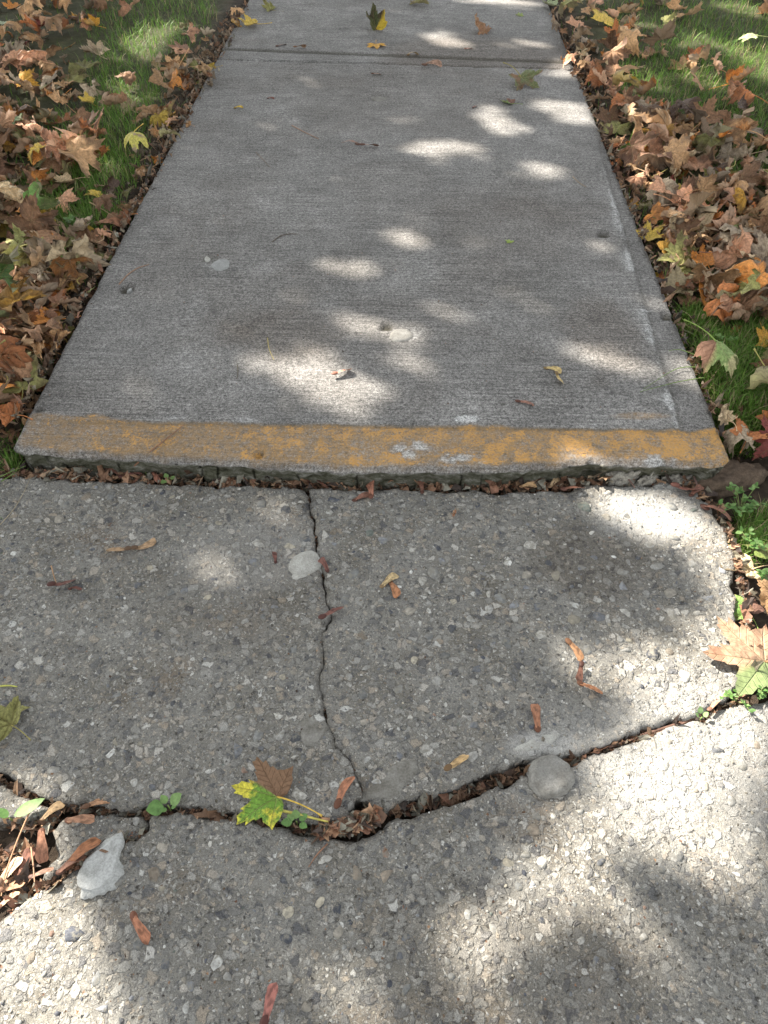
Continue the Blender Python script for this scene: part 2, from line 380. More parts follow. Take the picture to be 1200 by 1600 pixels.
# ------------------------------------------------------------------ slabs
def roughen(poly, amp, step=.003, seed=0, closed=True):
    pts = []; P = np.asarray(poly); n = len(P); own = .35
    for i in range(n):
        a, b_ = P[i], P[(i + 1) % n]; L = np.linalg.norm(b_ - a); k = max(1, int(L / step))
        amp_i = amp[i] if hasattr(amp, '__len__') else amp
        t = np.arange(k) / k; seg = a + (b_ - a) * t[:, None]
        nrm = np.array([-(b_ - a)[1], (b_ - a)[0]]) / max(L, 1e-9)
        f = (fbm(seg[:, 0] * 45, seg[:, 1] * 45, seed, 4) - .5) * 2 + .5 * (fbm(seg[:, 0] * 14, seg[:, 1] * 14, seed + 3, 2) - .5)
        env = 1.0
        vx = (fbm(seg[:, 0] * 38, seg[:, 1] * 38, 1, 5) - .5) * 2 + .9 * (fbm(seg[:, 0] * 13 + 4, seg[:, 1] * 13, 2, 2) - .5); vy = (fbm(seg[:, 0] * 38 + 50, seg[:, 1] * 38, 4, 5) - .5) * 2 + .9 * (fbm(seg[:, 0] * 13 + 9, seg[:, 1] * 13, 3, 2) - .5)
        pts.append(seg + nrm * (f * amp_i * own)[:, None] + np.stack([vx, vy], -1) * (amp_i * 2.6 if amp_i < .005 else amp_i * .8))
    return np.concatenate(pts)
def inside_rows(poly, xs, ys):
    """grid mask by scanline parity"""
    a = poly; b_ = np.roll(poly, -1, 0); M = np.zeros((len(ys), len(xs)), bool)
    for j, yv in enumerate(ys):
        c = (a[:, 1] <= yv) != (b_[:, 1] <= yv)
        if not c.any(): continue
        xc = np.sort(a[c, 0] + (yv - a[c, 1]) / (b_[c, 1] - a[c, 1]) * (b_[c, 0] - a[c, 0]))
        M[j] = (np.searchsorted(xc, xs) % 2) == 1
    return M
class Slab: pass
def build_slab(name, poly, amp, xs, ys, ztop, hfun, afun, er, mat, label, seed=0, bottom=-.06, under=0.0, facejit=.002):
    s = Slab(); s.poly = roughen(poly, amp, seed=seed); s.h = lambda x, y: ztop + hfun(x, y)
    lo, hi = s.poly.min(0), s.poly.max(0)
    xs = xs[(xs > lo[0] - .02) & (xs < hi[0] + .02)]; ys = ys[(ys > lo[1] - .02) & (ys < hi[1] + .02)]
    M = inside_rows(s.poly, xs, ys)
    kd = kdtree.KDTree(len(s.poly))
    for i, p in enumerate(s.poly): kd.insert((p[0], p[1], 0), i)
    kd.balance(); s.kd = kd
    X, Y = np.meshgrid(xs, ys); X = X.copy(); Y = Y.copy()
    cx = np.gradient(xs); cy = np.gradient(ys); D = np.full(X.shape, .05)
    # only points near the outline need the tree
    Mp = M.copy()
    k = 9
    er_in = M.copy()
    for _ in range(k): 
        e = er_in.copy(); e[1:] &= er_in[:-1]; e[:-1] &= er_in[1:]; e[:, 1:] &= er_in[:, :-1]; e[:, :-1] &= er_in[:, 1:]; er_in = e
    dil = M.copy()
    for _ in range(2):
        e = dil.copy(); e[1:] |= dil[:-1]; e[:-1] |= dil[1:]; e[:, 1:] |= dil[:, :-1]; e[:, :-1] |= dil[:, 1:]; dil = e
    near = dil & ~er_in
    ok = M.copy()
    for j, i in zip(*np.nonzero(near)):
        co, ii, d = kd.find((X[j, i], Y[j, i], 0)); c = max(cx[i], cy[j])
        if d < .72 * c: X[j, i], Y[j, i] = co[0], co[1]; ok[j, i] = True; D[j, i] = 0
        elif M[j, i]: D[j, i] = d
    Zt = s.h(X, Y); nb = fbm(X * 30, Y * 30, seed + 1)
    rr = er * (.55 + .9 * nb); t = np.clip(1 - D / rr, 0, 1)
    Zt = Zt - rr * (1 - np.sqrt(np.clip(1 - t * t, 0, 1)))
    ny, nx = X.shape; idx = np.arange(nx * ny).reshape(ny, nx)
    okq = ok[:-1, :-1] & ok[:-1, 1:] & ok[1:, 1:] & ok[1:, :-1]
    q = np.stack([idx[:-1, :-1], idx[:-1, 1:], idx[1:, 1:], idx[1:, :-1]], -1)[okq]
    used = np.unique(q); rem = np.full(nx * ny, -1); rem[used] = np.arange(len(used)); q = rem[q]
    co = np.stack([X, Y, Zt], -1).reshape(-1, 3)[used]; Du = D.ravel()[used]
    e = np.concatenate([q[:, [0, 1]], q[:, [1, 2]], q[:, [2, 3]], q[:, [3, 0]]])
    key = e[:, 0].astype(np.int64) * 10 ** 7 + e[:, 1]; rkey = e[:, 1].astype(np.int64) * 10 ** 7 + e[:, 0]
    be = e[~np.isin(key, rkey)]
    bv = np.unique(be); pos = {v: i for i, v in enumerate(bv)}
    # outward normals of boundary vertices
    nrm = np.zeros((len(bv), 2))
    for a, b_ in be:
        d = co[b_, :2] - co[a, :2]; n_ = np.array([d[1], -d[0]]); nrm[pos[a]] += n_; nrm[pos[b_]] += n_
    nrm /= np.maximum(np.linalg.norm(nrm, axis=1, keepdims=True), 1e-9)
    ea = np.array([pos[a] for a, b_ in be]); eb = np.array([pos[b_] for a, b_ in be])
    for _ in range(6):
        acc = nrm.copy(); np.add.at(acc, ea, nrm[eb]); np.add.at(acc, eb, nrm[ea]); nrm = acc / np.maximum(np.linalg.norm(acc, axis=1, keepdims=True), 1e-9)
    base = co[bv]; n0 = len(co); allc = [co]; quads = [q]; zt = base[:, 2]
    rows = [0.004, .010, .018, .028, .042, None]; m = len(bv); bi = np.array([[pos[a], pos[b_]] for a, b_ in be])
    prev = bv
    for r_i, dz in enumerate(rows):
        z = zt - dz if dz is not None else np.full(m, bottom)
        z = np.maximum(z, bottom)
        jit = (fbm(base[:, 0] * 38 + r_i * .6, base[:, 1] * 38 + r_i * .9, seed + 2, 4) - .5) * 2 * facejit * 2
        off = jit + .0015 - under * (r_i + 1) / 6
        c = np.stack([base[:, 0] + nrm[:, 0] * off, base[:, 1] + nrm[:, 1] * off, z], -1); allc.append(c)
        cur = n0 + r_i * m + np.arange(m)
        pb = prev[bi]; cb = cur[bi]
        quads.append(np.stack([pb[:, 1], pb[:, 0], cb[:, 0], cb[:, 1]], -1)); prev = cur
    co2 = np.concatenate(allc); q2 = np.concatenate(quads)
    me = mesh_np(name, co2, quads=q2)
    Dall = np.concatenate([Du, np.zeros(m * len(rows))])
    depth = np.concatenate([np.zeros(len(co)), np.repeat(np.arange(1, len(rows) + 1), m) / 6.0])
    for k_, v_ in afun(co2[:, 0], co2[:, 1], Dall, depth).items(): fattr(me, k_, v_)
    s.ob = tag(obj(name, me, mat), label, kind='structure'); s.ztop = ztop
    return s

def seg_d(x, y, a, b_):
    a = np.array(a); b_ = np.array(b_); d = b_ - a; t = np.clip(((x - a[0]) * d[0] + (y - a[1]) * d[1]) / (d @ d), 0, 1)
    return np.hypot(x - a[0] - t * d[0], y - a[1] - t * d[1])
def dips(x, y, L):
    z = 0
    for (px, py, zz, rad, dep) in L:
        c = G(px, py, zz); d = np.hypot(x - c[0], (y - c[1]))
        d = d * (1 + .9 * (fbm(x * 60, y * 60, 6) - .5)); z = z - dep * (1 - sstep(rad * .55, rad, d))
    return z
# raised slab with the painted lip
lip = [(20, 690), (32, 701), (110, 706), (200, 712), (300, 716), (400, 722), (520, 728), (640, 731), (760, 729), (850, 724), (925, 718), (1000, 720), (1080, 722), (1134, 722), (1144, 712), (1136, 696)]
polyD = np.concatenate([Gs(lip, ZR), [R1 - (R1 - R0) * .001], [L1]])
ampD = [.0055] * (len(lip) - 1) + [.0008, .0004, .0008]
Mr0, Mr1 = np.array(G(1062, 668, ZR)), np.array(G(922, 180, ZR))      # tooled line along the right margin
Mf0, Mf1 = np.array(G(30, 655, ZR)), np.array(G(1062, 672, ZR))      # tooled line above the paint
Mf0 = np.array(G(90, 657, ZR))
holesD = [(604, 510, ZR, .020, .010), (590, 153, ZR, .05, .0045), (197, 450, ZR, .024, .012), (943, 366, ZR, .022, .009), (60, 640, ZR, .012, .004), (330, 405, ZR, .035, .002), (500, 770, ZR, .01, 0),
          (1045, 492, ZR, .022, .012), (98, 505, ZR, .02, .01), (405, 706, ZR, .012, .008), (225, 545, ZR, .008, .003), (785, 630, ZR, .008, .003), (290, 508, ZR, .010, .004)]
def hD(x, y):
    wv = .004 * (fbm(x * 16, y * 16, 1) - .5)
    dr = side(Mr0, Mr1, x, y) + wv + .006 * (fbm(x * 40, y * 9, 2) - .5); df = side(Mf0, Mf1, x, y) + wv
    fade = sstep(3.1, 2.4, y)
    m = np.maximum(sstep(-.003, .003, dr) * fade, sstep(-.004, .004, df))
    z = -.0035 * m + .0012 * (fbm(x * 5, y * 5, 3) - .5) * 2
    z = z + .0009 * (fbm(x * 60, y * 60, 4) - .5)
    d2 = side(Mf0, Mf1, x, y); z = z - .005 * sstep(.05, .14, d2)       # lip rolls down
    return z + dips(x, y, holesD)
def blob(x, y, px, py, z, ax, ay, s=0):
    c = G(px, py, z); d = np.hypot((x - c[0]) / ax, (y - c[1]) / ay) * (1 + .8 * (fbm(x * 14, y * 14, s) - .5))
    return 1 - sstep(.45, 1.0, d)
def aD(x, y, D, dep):
    df = side(Mf0, Mf1, x, y); pn = fbm(x * 7, y * 7, 2)
    paint = sstep(-.004, .004, df + .012 * (fbm(x * 22, y * 22, 4, 3) - .5) + .010 * sstep(.5, .7, fbm(x * 6, y * 6, 2)) + .035 * sstep(-.45, -.85, x)) * (1 - sstep(.0, .22, dep))
    ax_ = np.interp(x, [-.7, -.62, -.3, 0.0, .3, .5, .7], [.58, .70, .80, .86, .92, .98, 1.08])
    lipd = 1 - .9 * sstep(.020, .002, D + .016 * (fbm(x * 30, y * 30, 5) - .4)) * sstep(.72, .5, x)                              # bare along the outer edge
    paint = paint * ax_ * lipd
    extra = blob(x, y, 1005, 650, ZR, .07, .012) * .55
    paint = np.maximum(paint, extra)
    dr = side(Mr0, Mr1, x, y)
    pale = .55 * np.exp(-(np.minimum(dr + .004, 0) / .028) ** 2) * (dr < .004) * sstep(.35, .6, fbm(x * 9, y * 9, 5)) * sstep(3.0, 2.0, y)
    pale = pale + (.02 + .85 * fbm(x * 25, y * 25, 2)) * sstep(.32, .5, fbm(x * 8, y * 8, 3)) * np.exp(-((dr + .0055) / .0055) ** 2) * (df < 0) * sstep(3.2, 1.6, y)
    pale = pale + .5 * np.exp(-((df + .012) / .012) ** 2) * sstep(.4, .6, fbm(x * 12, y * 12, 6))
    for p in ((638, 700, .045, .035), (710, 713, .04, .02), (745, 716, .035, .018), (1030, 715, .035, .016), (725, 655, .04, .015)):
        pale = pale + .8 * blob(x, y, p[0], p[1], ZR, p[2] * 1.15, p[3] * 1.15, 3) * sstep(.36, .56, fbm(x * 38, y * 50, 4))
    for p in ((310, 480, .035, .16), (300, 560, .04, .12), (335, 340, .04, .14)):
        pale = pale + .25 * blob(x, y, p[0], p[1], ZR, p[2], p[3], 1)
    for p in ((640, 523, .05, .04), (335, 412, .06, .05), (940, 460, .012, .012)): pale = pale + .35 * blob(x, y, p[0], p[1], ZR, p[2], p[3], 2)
    pale = pale + .3 * np.exp(-(D / .01) ** 2) * (dep == 0) * sstep(.4, .7, fbm(x * 20, y * 20, 1))
    paint = paint * (1 - .8 * np.clip(blob(x, y, 638, 700, ZR, .055, .035, 3) + blob(x, y, 710, 713, ZR, .05, .02, 3) + blob(x, y, 1030, 715, ZR, .045, .016, 3), 0, 1) * sstep(.34, .52, fbm(x * 38, y * 50, 4)))
    stain = .13 * sstep(.52, .66, fbm(x * 5 + 3, y * 5, 6, 4)) + .36 * blob(x, y, 445, 520, ZR, .16, .16, 1) + .4 * blob(x, y, 945, 520, ZR, .12, .2, 2) + .22 * blob(x, y, 800, 350, ZR, .3, .3, 3) + .18 * blob(x, y, 620, 150, ZR, .5, .5, 4) + .5 * (fbm(x * 2.2, y * 2.2, 6) > .58) * 0
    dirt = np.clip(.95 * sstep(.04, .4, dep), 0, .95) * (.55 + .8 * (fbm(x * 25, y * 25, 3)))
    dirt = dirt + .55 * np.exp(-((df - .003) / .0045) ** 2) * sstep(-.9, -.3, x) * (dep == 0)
    dirt = dirt + .5 * np.exp(-((dr - .004) / .005) ** 2) * sstep(2.9, 1.8, y) * (df < 0) * .6
    for (px, py, zz, rad, dp) in holesD: 
        c = G(px, py, zz); dirt = dirt + (.85 if dp > .005 else .4) * (1 - sstep(rad * .35, rad * .95, np.hypot(x - c[0] , y - c[1])))
    for p in ((590, 153, .05, .045),): dirt = dirt * (1 - .8 * blob(x, y, *p[:2], ZR, p[2], p[3], 2))
    dirt = dirt * (dep == 0)
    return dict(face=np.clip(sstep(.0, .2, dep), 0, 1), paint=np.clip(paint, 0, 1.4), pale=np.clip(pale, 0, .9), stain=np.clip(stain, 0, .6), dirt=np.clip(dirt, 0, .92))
xsD = axis([(-1.3, 1.3, .0055)]); ysD = axis([(.9, 1.5, .0042), (1.5, 5.2, .008)])
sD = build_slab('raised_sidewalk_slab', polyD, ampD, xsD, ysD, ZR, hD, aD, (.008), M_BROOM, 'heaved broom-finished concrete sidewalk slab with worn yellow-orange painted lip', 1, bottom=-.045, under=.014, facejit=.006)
# next slab up the walk and the ones beyond it
def lerp_out(p, q, t): return p + (q - p) * t
gap = .012
def walkpoly(t0, t1):
    return np.array([lerp_out(L0, L1, t0), lerp_out(R0, R1, t0), lerp_out(R0, R1, t1), lerp_out(L0, L1, t1)])
LL = np.linalg.norm(L1 - L0)
pE = walkpoly(1 + gap / LL, 1.98)
fE0, fE1 = np.array(G(345, 76, ZR)), np.array(G(882, 97, ZR)); rE0, rE1 = np.array(G(882, 97, ZR)), np.array(G(847, -2, ZR))
def hE(x, y):
    df = side(fE0, fE1, x, y); dr = side(rE0, rE1, x, y)
    m = np.maximum(sstep(-.006, .006, df), sstep(-.006, .006, dr))
    return -.005 * m + .0012 * (fbm(x * 5, y * 5, 3) - .5) - .004 * np.exp(-(df / .008) ** 2)
def aE(x, y, D, dep):
    df = side(fE0, fE1, x, y); z = np.zeros_like(x)
    return dict(paint=z, pale=.12 * (fbm(x * 3, y * 3, 2) > .55), stain=.5 * sstep(.4, .6, fbm(x * 1.6, y * 1.6, 5)), dirt=np.clip(.75 * np.exp(-((df) / .008) ** 2) + .8 * sstep(0, .3, dep), 0, .9))
xsE = axis([(-1.6, 2.0, .009)]); ysE = axis([(3, 5.2, .010), (5.2, 14, .08)])
sE = build_slab('sidewalk_slab', pE, .0004, xsE, ysE, ZR + .002, hE, aE, .007, M_BROOM, 'next concrete sidewalk slab beyond the straight joint', 2, bottom=-.04)
def flatA(x, y, D, dep):
    z = np.zeros_like(x); return dict(paint=z, pale=z, stain=z + .2, dirt=.8 * sstep(0, .3, dep))
for t in (1, 2, 3):
    build_slab('sidewalk_slab', walkpoly(.985 + t + gap * t / LL, .975 + t + 1), .001, axis([(-3, 4, .06)]), axis([(4, 16, .06)]), ZR, lambda x, y: 0 * x, flatA, .007, M_BROOM, 'distant concrete sidewalk slab outside the picture', 2, bottom=-.04)

# lower, older slabs of exposed aggregate
crackV = [(480, 762), (486, 800), (494, 835), (499, 872), (508, 915), (512, 955), (501, 985), (503, 1035), (509, 1078), (506, 1108), (524, 1148), (544, 1186), (560, 1214), (572, 1244)]
wV = np.array([3.5, 2.6, 2.6, 2.2, 2.0, 2.4, .8, .9, .9, 3.6, 1.0, 1.7, 1.2, 1.6])
cl = [(a - w_ / 1, b_) for (a, b_), w_ in zip(crackV, wV)]; cr = [(a + w_ / 1, b_) for (a, b_), w_ in zip(crackV, wV)]
topL = [(-420, 735), (-200, 738), (0, 743), (100, 749), (230, 753), (400, 758), (470, 760)]
botA = [(560, 1252), (548, 1272), (490, 1286), (430, 1272), (350, 1261), (240, 1256), (170, 1257), (110, 1254), (50, 1239), (0, 1203), (-80, 1186), (-500, 1150)]
polyA = Gs([(-700, 735)] + topL + cl + botA + [(-900, 1140)])
topR = [(488, 762), (600, 766), (700, 768), (850, 768), (960, 758), (1050, 757), (1088, 765)]
rgt = [(1108, 790), (1134, 830), (1146, 880), (1146, 940), (1150, 1000), (1163, 1040), (1158, 1070)]
botB = [(1130, 1094), (1070, 1117), (1000, 1138), (920, 1168), (880, 1176), (820, 1188), (760, 1206), (700, 1228), (640, 1247), (604, 1266), (590, 1264), (578, 1250)]
polyB = Gs(topR + rgt + botB + cr[::-1])
topC = [(236, 1271), (300, 1269), (370, 1276), (430, 1287), (470, 1302), (505, 1311), (560, 1302), (600, 1291), (650, 1267), (700, 1253), (760, 1234), (820, 1213), (850, 1200), (900, 1192), (930, 1178), (1000, 1149), (1070, 1126), (1140, 1110), (1200, 1088), (1320, 1060), (1600, 1040)]
lftC = [(0, 1438), (30, 1410), (75, 1385), (120, 1352), (160, 1338), (205, 1316), (222, 1300)]
polyC = np.concatenate([[[-1.1, -.9], ], Gs([(-260, 1600), (-60, 1480)]), Gs(lftC), Gs(topC), [[2.2, .7], [2.2, -.9]]])[::1]
f1 = [(-260, 1250), (0, 1222), (40, 1246), (85, 1260), (72, 1272), (20, 1283), (-200, 1300)]
f2 = [(92, 1276), (135, 1270), (190, 1263), (226, 1264), (230, 1280), (214, 1306), (150, 1333), (100, 1352), (72, 1376), (58, 1370), (84, 1328), (74, 1296)]
cobbles = {'A': [(490, 1140, .048, .0)], 'B': [], 'C': []}
def hAgg(seed, tilt=0.0):
    def h(x, y):
        return .0036 * (fbm(x * 14, y * 14, seed) - .5) + .0052 * (fbm(x * 60, y * 60, seed + 1) - .5) + .0026 * (fbm(x * 170, y * 170, seed + 2, 2) - .5) \
            + dips(x, y, [(1060, 1245, 0, .02, .004)]) * 0
    return h
def aAgg(seed):
    def a(x, y, D, dep):
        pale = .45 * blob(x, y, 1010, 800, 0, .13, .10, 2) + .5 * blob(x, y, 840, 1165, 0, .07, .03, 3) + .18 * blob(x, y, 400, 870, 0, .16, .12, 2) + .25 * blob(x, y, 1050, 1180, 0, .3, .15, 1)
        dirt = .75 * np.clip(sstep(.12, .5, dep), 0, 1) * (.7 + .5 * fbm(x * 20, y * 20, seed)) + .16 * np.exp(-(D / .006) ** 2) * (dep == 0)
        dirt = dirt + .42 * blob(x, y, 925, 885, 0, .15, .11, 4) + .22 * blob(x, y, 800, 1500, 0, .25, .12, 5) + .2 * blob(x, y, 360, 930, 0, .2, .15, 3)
        return dict(pale=np.clip(pale, 0, .6), dirt=np.clip(dirt, 0, .9))
    return a
xsN = axis([(-2.3, -1.0, .03), (-1.0, .95, .0042), (.95, 2.3, .03)]); ysN = axis([(-1, .12, .05), (.12, 1.2, .0042)])
def zC(x, y): return 0
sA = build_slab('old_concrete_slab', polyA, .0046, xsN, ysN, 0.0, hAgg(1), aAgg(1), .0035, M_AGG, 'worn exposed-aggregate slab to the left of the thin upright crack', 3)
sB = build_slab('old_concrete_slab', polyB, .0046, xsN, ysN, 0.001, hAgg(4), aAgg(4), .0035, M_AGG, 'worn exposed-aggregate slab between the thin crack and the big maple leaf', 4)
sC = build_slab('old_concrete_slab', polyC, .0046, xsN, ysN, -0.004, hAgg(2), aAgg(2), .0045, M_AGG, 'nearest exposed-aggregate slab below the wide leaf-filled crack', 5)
sF1 = build_slab('broken_slab_piece', Gs(f1), .003, xsN, ysN, -.004, hAgg(3), aAgg(3), .006, M_AGG, 'small broken concrete wedge at the edge above the samara-strewn gap', 6)
sF2 = build_slab('broken_slab_piece', Gs(f2), .003, xsN, ysN, -.007, hAgg(5), aAgg(5), .007, M_AGG, 'loose concrete piece beside the flat white stone', 7)

# ---- stones set in the old slabs
def ico(sub):
    import bmesh
    bm = bmesh.new(); bmesh.ops.create_icosphere(bm, subdivisions=sub, radius=1.0)
    v = np.array([p.co[:] for p in bm.verts]); f = np.array([[q.index for q in p.verts] for p in bm.faces]); bm.free(); return v, f
def n3(v, f, s):   # cheap 3-D noise
    return (vn(v[:, 0] * f + 5, v[:, 1] * f + 3 * v[:, 2] * f, s) + vn(v[:, 1] * f + 9, v[:, 2] * f - v[:, 0] * f, s + 1)) - 1
def stone_shape(seed, sub=1, flat=.5, lump=.35, top=.75, cut=(.42, .82)):
    v, f = ico(sub); r = np.random.default_rng(seed)
    ax = np.array([1.0, r.uniform(.55, .9), 1.0]); v = v.copy()
    for _ in range(r.integers(4, 8)):                                   # shave facets
        n = r.normal(size=3); n[2] *= .4; n /= np.linalg.norm(n); d = r.uniform(*cut); k = v @ n; v -= np.outer(np.maximum(k - d, 0), n)
    v *= (1 + lump * n3(v, 1.3, seed % 7))[:, None]
    v *= ax; v[:, 2] = np.minimum(v[:, 2], top) * flat / top
    return v, f
PV = []
for i in range(14):
    v, f = stone_shape(i + 3, 2 if i < 0 else 1); keep = (v[f][:, :, 2].max(1) > -.12); ff = f[keep]; u = np.unique(ff); rm = np.full(len(v), -1); rm[u] = np.arange(len(u)); PV.append((v[u], rm[ff]))
PAL = np.array([(.36, .35, .32), (.30, .29, .265), (.27, .262, .24), (.48, .46, .41), (.55, .54, .50), (.40, .36, .28), (.20, .20, .19), (.125, .128, .135), (.08, .085, .10), (.24, .20, .155), (.33, .30, .25), (.22, .225, .235), (.30, .20, .15), (.17, .19, .165)])
PW = np.array([13, 12, 13, 8, 5, 5, 11, 7, 4.5, 6, 8, 9, 1.0, 2]); PW = PW / PW.sum()
big_mesh = []
for i in range(10):
    v, f = stone_shape(40 + i, 2, .5, .25); me = mesh_np('pebble', v, tris=f); me.materials.append(M_PEB1); big_mesh.append(me)
def in_poly(poly, x, y):
    a = poly; b_ = np.roll(poly, -1, 0); c = np.zeros(len(x), bool)
    for i in range(0, len(x), 4000):
        xx, yy = x[i:i + 4000, None], y[i:i + 4000, None]
        cr_ = ((a[None, :, 1] <= yy) != (b_[None, :, 1] <= yy)); xc = a[None, :, 0] + (yy - a[None, :, 1]) / (b_[None, :, 1] - a[None, :, 1] + 1e-12) * (b_[None, :, 0] - a[None, :, 0])
        c[i:i + 4000] = (cr_ & (xx < xc)).sum(1) % 2 == 1
    return c
def fill_stones(s, seed, density, nbig, lim):
    r = np.random.default_rng(seed); lo = np.maximum(s.poly.min(0), [lim[0], lim[1]]); hi = np.minimum(s.poly.max(0), [lim[2], lim[3]])
    area = (hi - lo).prod(); n = int(area * density)
    if n < 1: return
    x = r.uniform(lo[0], hi[0], n); y = r.uniform(lo[1], hi[1], n); rad = .0026 * (1 - r.random(n)) ** (-1 / 2.3); rad = np.minimum(rad, r.uniform(.009, .0145, n))
    ok = in_poly(s.poly[::3], x, y); x, y, rad = x[ok], y[ok], rad[ok]
    pz = fbm(x * 5 + seed, y * 5, 3, 3); rad = rad * (.72 + .62 * sstep(.35, .65, pz)); kp = r.random(len(x)) < .55 + .9 * sstep(.3, .6, fbm(x * 9, y * 9, 5, 2)); x, y, rad = x[kp], y[kp], rad[kp]
    o = np.argsort(-rad); x, y, rad = x[o], y[o], rad[o]
    cell = {}; keep = []
    for i in range(len(x)):
        if s.kd.find((x[i], y[i], 0))[2] < rad[i] * 1.05: continue
        cx_, cy_ = int(x[i] / .03), int(y[i] / .03); bad = False
        for a in (-1, 0, 1):
            for b_ in (-1, 0, 1):
                for j in cell.get((cx_ + a, cy_ + b_), ()):
                    if (x[i] - x[j]) ** 2 + (y[i] - y[j]) ** 2 < (.92 * (rad[i] + rad[j])) ** 2: bad = True; break
                if bad: break
            if bad: break
        if bad: continue
        cell.setdefault((cx_, cy_), []).append(i); keep.append(i)
    x, y, rad = x[keep], y[keep], rad[keep]; z = s.h(x, y)
    proud = r.uniform(.0000, .0016, len(x)) + .08 * rad; rot = r.uniform(0, 6.283, len(x)); ci = r.choice(len(PAL), len(x), p=PW)
    colr = PAL[ci] * r.uniform(.66, 1.2, (len(x), 1)) * .88
    V, F, C = [], [], []; n0 = 0
    for i in range(len(x)):
        if i < nbig:
            ob = bpy.data.objects.new('pebble', big_mesh[r.integers(len(big_mesh))]); COL.objects.link(ob); ob.parent = s.ob
            q_ = rad[i] * 1.08; ob.location = (x[i], y[i], z[i] + proud[i] - q_ * .5); ob.rotation_euler = (r.uniform(-.1, .1), r.uniform(-.1, .1), rot[i]); ob.scale = (q_, q_, q_)
            ob.color = (*colr[i], 1); continue
        v, f = PV[r.integers(len(PV))]; c_, s_ = math.cos(rot[i]), math.sin(rot[i]); q_ = rad[i]
        vv = np.stack([(v[:, 0] * c_ - v[:, 1] * s_) * q_ + x[i], (v[:, 0] * s_ + v[:, 1] * c_) * q_ + y[i], v[:, 2] * q_ + z[i] + proud[i] - q_ * .5], -1)
        V.append(vv); F.append(f + n0); n0 += len(v); C.append(np.repeat(colr[i][None], len(v), 0))
    if V:
        me = mesh_np('embedded_gravel', np.concatenate(V), tris=np.concatenate(F)); cattr(me, 'col', np.concatenate(C))
        tag(obj('embedded_gravel', me, M_PEB, s.ob), kind='stuff')
LIM = (-1.0, .12, .92, 1.2)
fill_stones(sA, 1, 6500, 150, LIM); fill_stones(sB, 2, 6500, 150, LIM); fill_stones(sC, 3, 6500, 200, LIM)
fill_stones(sF1, 4, 6000, 4, LIM); fill_stones(sF2, 5, 6000, 10, LIM)

# ---- big stones and mortar lumps that are part of a slab
def lump(name, px, py, z, sx, sy, sz, parent, m, seed, rot=0, label=None, up=0.0, sub=4, top=.75, lumpi=.25, nz=.06):
    v, f = stone_shape(seed, sub, 1.0, lumpi, top, (.72, .95)); v = v * (1 + nz * n3(v, 6, 3))[:, None] * (1 + nz * .4 * n3(v, 17, 4))[:, None]
    me = mesh_np(name, v * np.array([sx, sy, sz]), tris=f); o = obj(name, me, m, parent); x, y = G(px, py, z)
    o.location = (x, y, z + up); o.rotation_euler = (0, 0, rot)
    if label: o['label'] = label
    return o
M_STONE1 = mat_rock('grey_cobble', (0.13, 0.12, 0.10), (0.235, 0.225, 0.20), 42, .85, 1.0)
M_STONE2 = mat_rock('pale_mortar', (0.40, 0.39, 0.35), (0.28, 0.27, 0.24), 50, .85, .6)
M_WHITE = mat_rock('white_limestone', (0.44, 0.44, 0.42), (0.27, 0.27, 0.25), 40, .8, .5)
M_COB = mat_rock('weathered_cobble', (0.17, 0.16, 0.14), (0.28, 0.27, 0.245), 42, .85, 1.0)
M_MID = mat_rock('mid_grey_stone', (0.22, 0.22, 0.21), (0.31, 0.31, 0.295), 60, .85, .8)
M_RUB = mat_rock('rubble_white', (0.09, 0.08, 0.07), (0.46, 0.43, 0.36), 75, .95, 1.0)
M_DIRT = mat_rock('dirt_clod', (0.16, 0.115, 0.08), (0.07, 0.05, 0.035), 50, .95, 1.0)
lump('mortar_patch', 476, 884, 0, .036, .036, .012, sA.ob, M_STONE2, 4, .4, 'pale rough mortar plug beside the crack', -.006)
lump('stone', 613, 1222, 0, .050, .052, .020, sB.ob, M_STONE1, 33, .6, 'large smooth grey cobble at the slab corner', -.0172, lumpi=.35)
lump('stone', 860, 1212, 0, .040, .042, .024, sC.ob, M_COB, 7, .3, 'rounded cobble bulging at the wide crack', -.0120, lumpi=.16, nz=.09)
lump('stone', 490, 1142, 0, .026, .032, .010, sA.ob, M_STONE1, 9, .2, None, -.0085)
lump('stone', 835, 1163, 0, .05, .022, .012, sB.ob, M_STONE2, 11, .2, None, -.0095)
lump('stone', 627, 524, ZR, .033, .036, .0105, sD.ob, M_COB, 7, .2, 'pale round stone exposed beside a pit', -.0066, lumpi=.12)
lump('stone', 346, 414, ZR, .036, .046, .0105, sD.ob, M_MID, 7, .2, None, -.0088)
lump('stone', 324, 404, ZR, .010, .024, .010, sD.ob, M_STONE2, 16, .3, None, -.0085)
lump('stone', 592, 153, ZR, .042, .040, .010, sD.ob, M_STONE1, 17, .5, None, -.0135)
lump('stone', 202, 452, ZR, .008, .008, .008, sD.ob, M_WHITE, 18, .5, None, -.008)
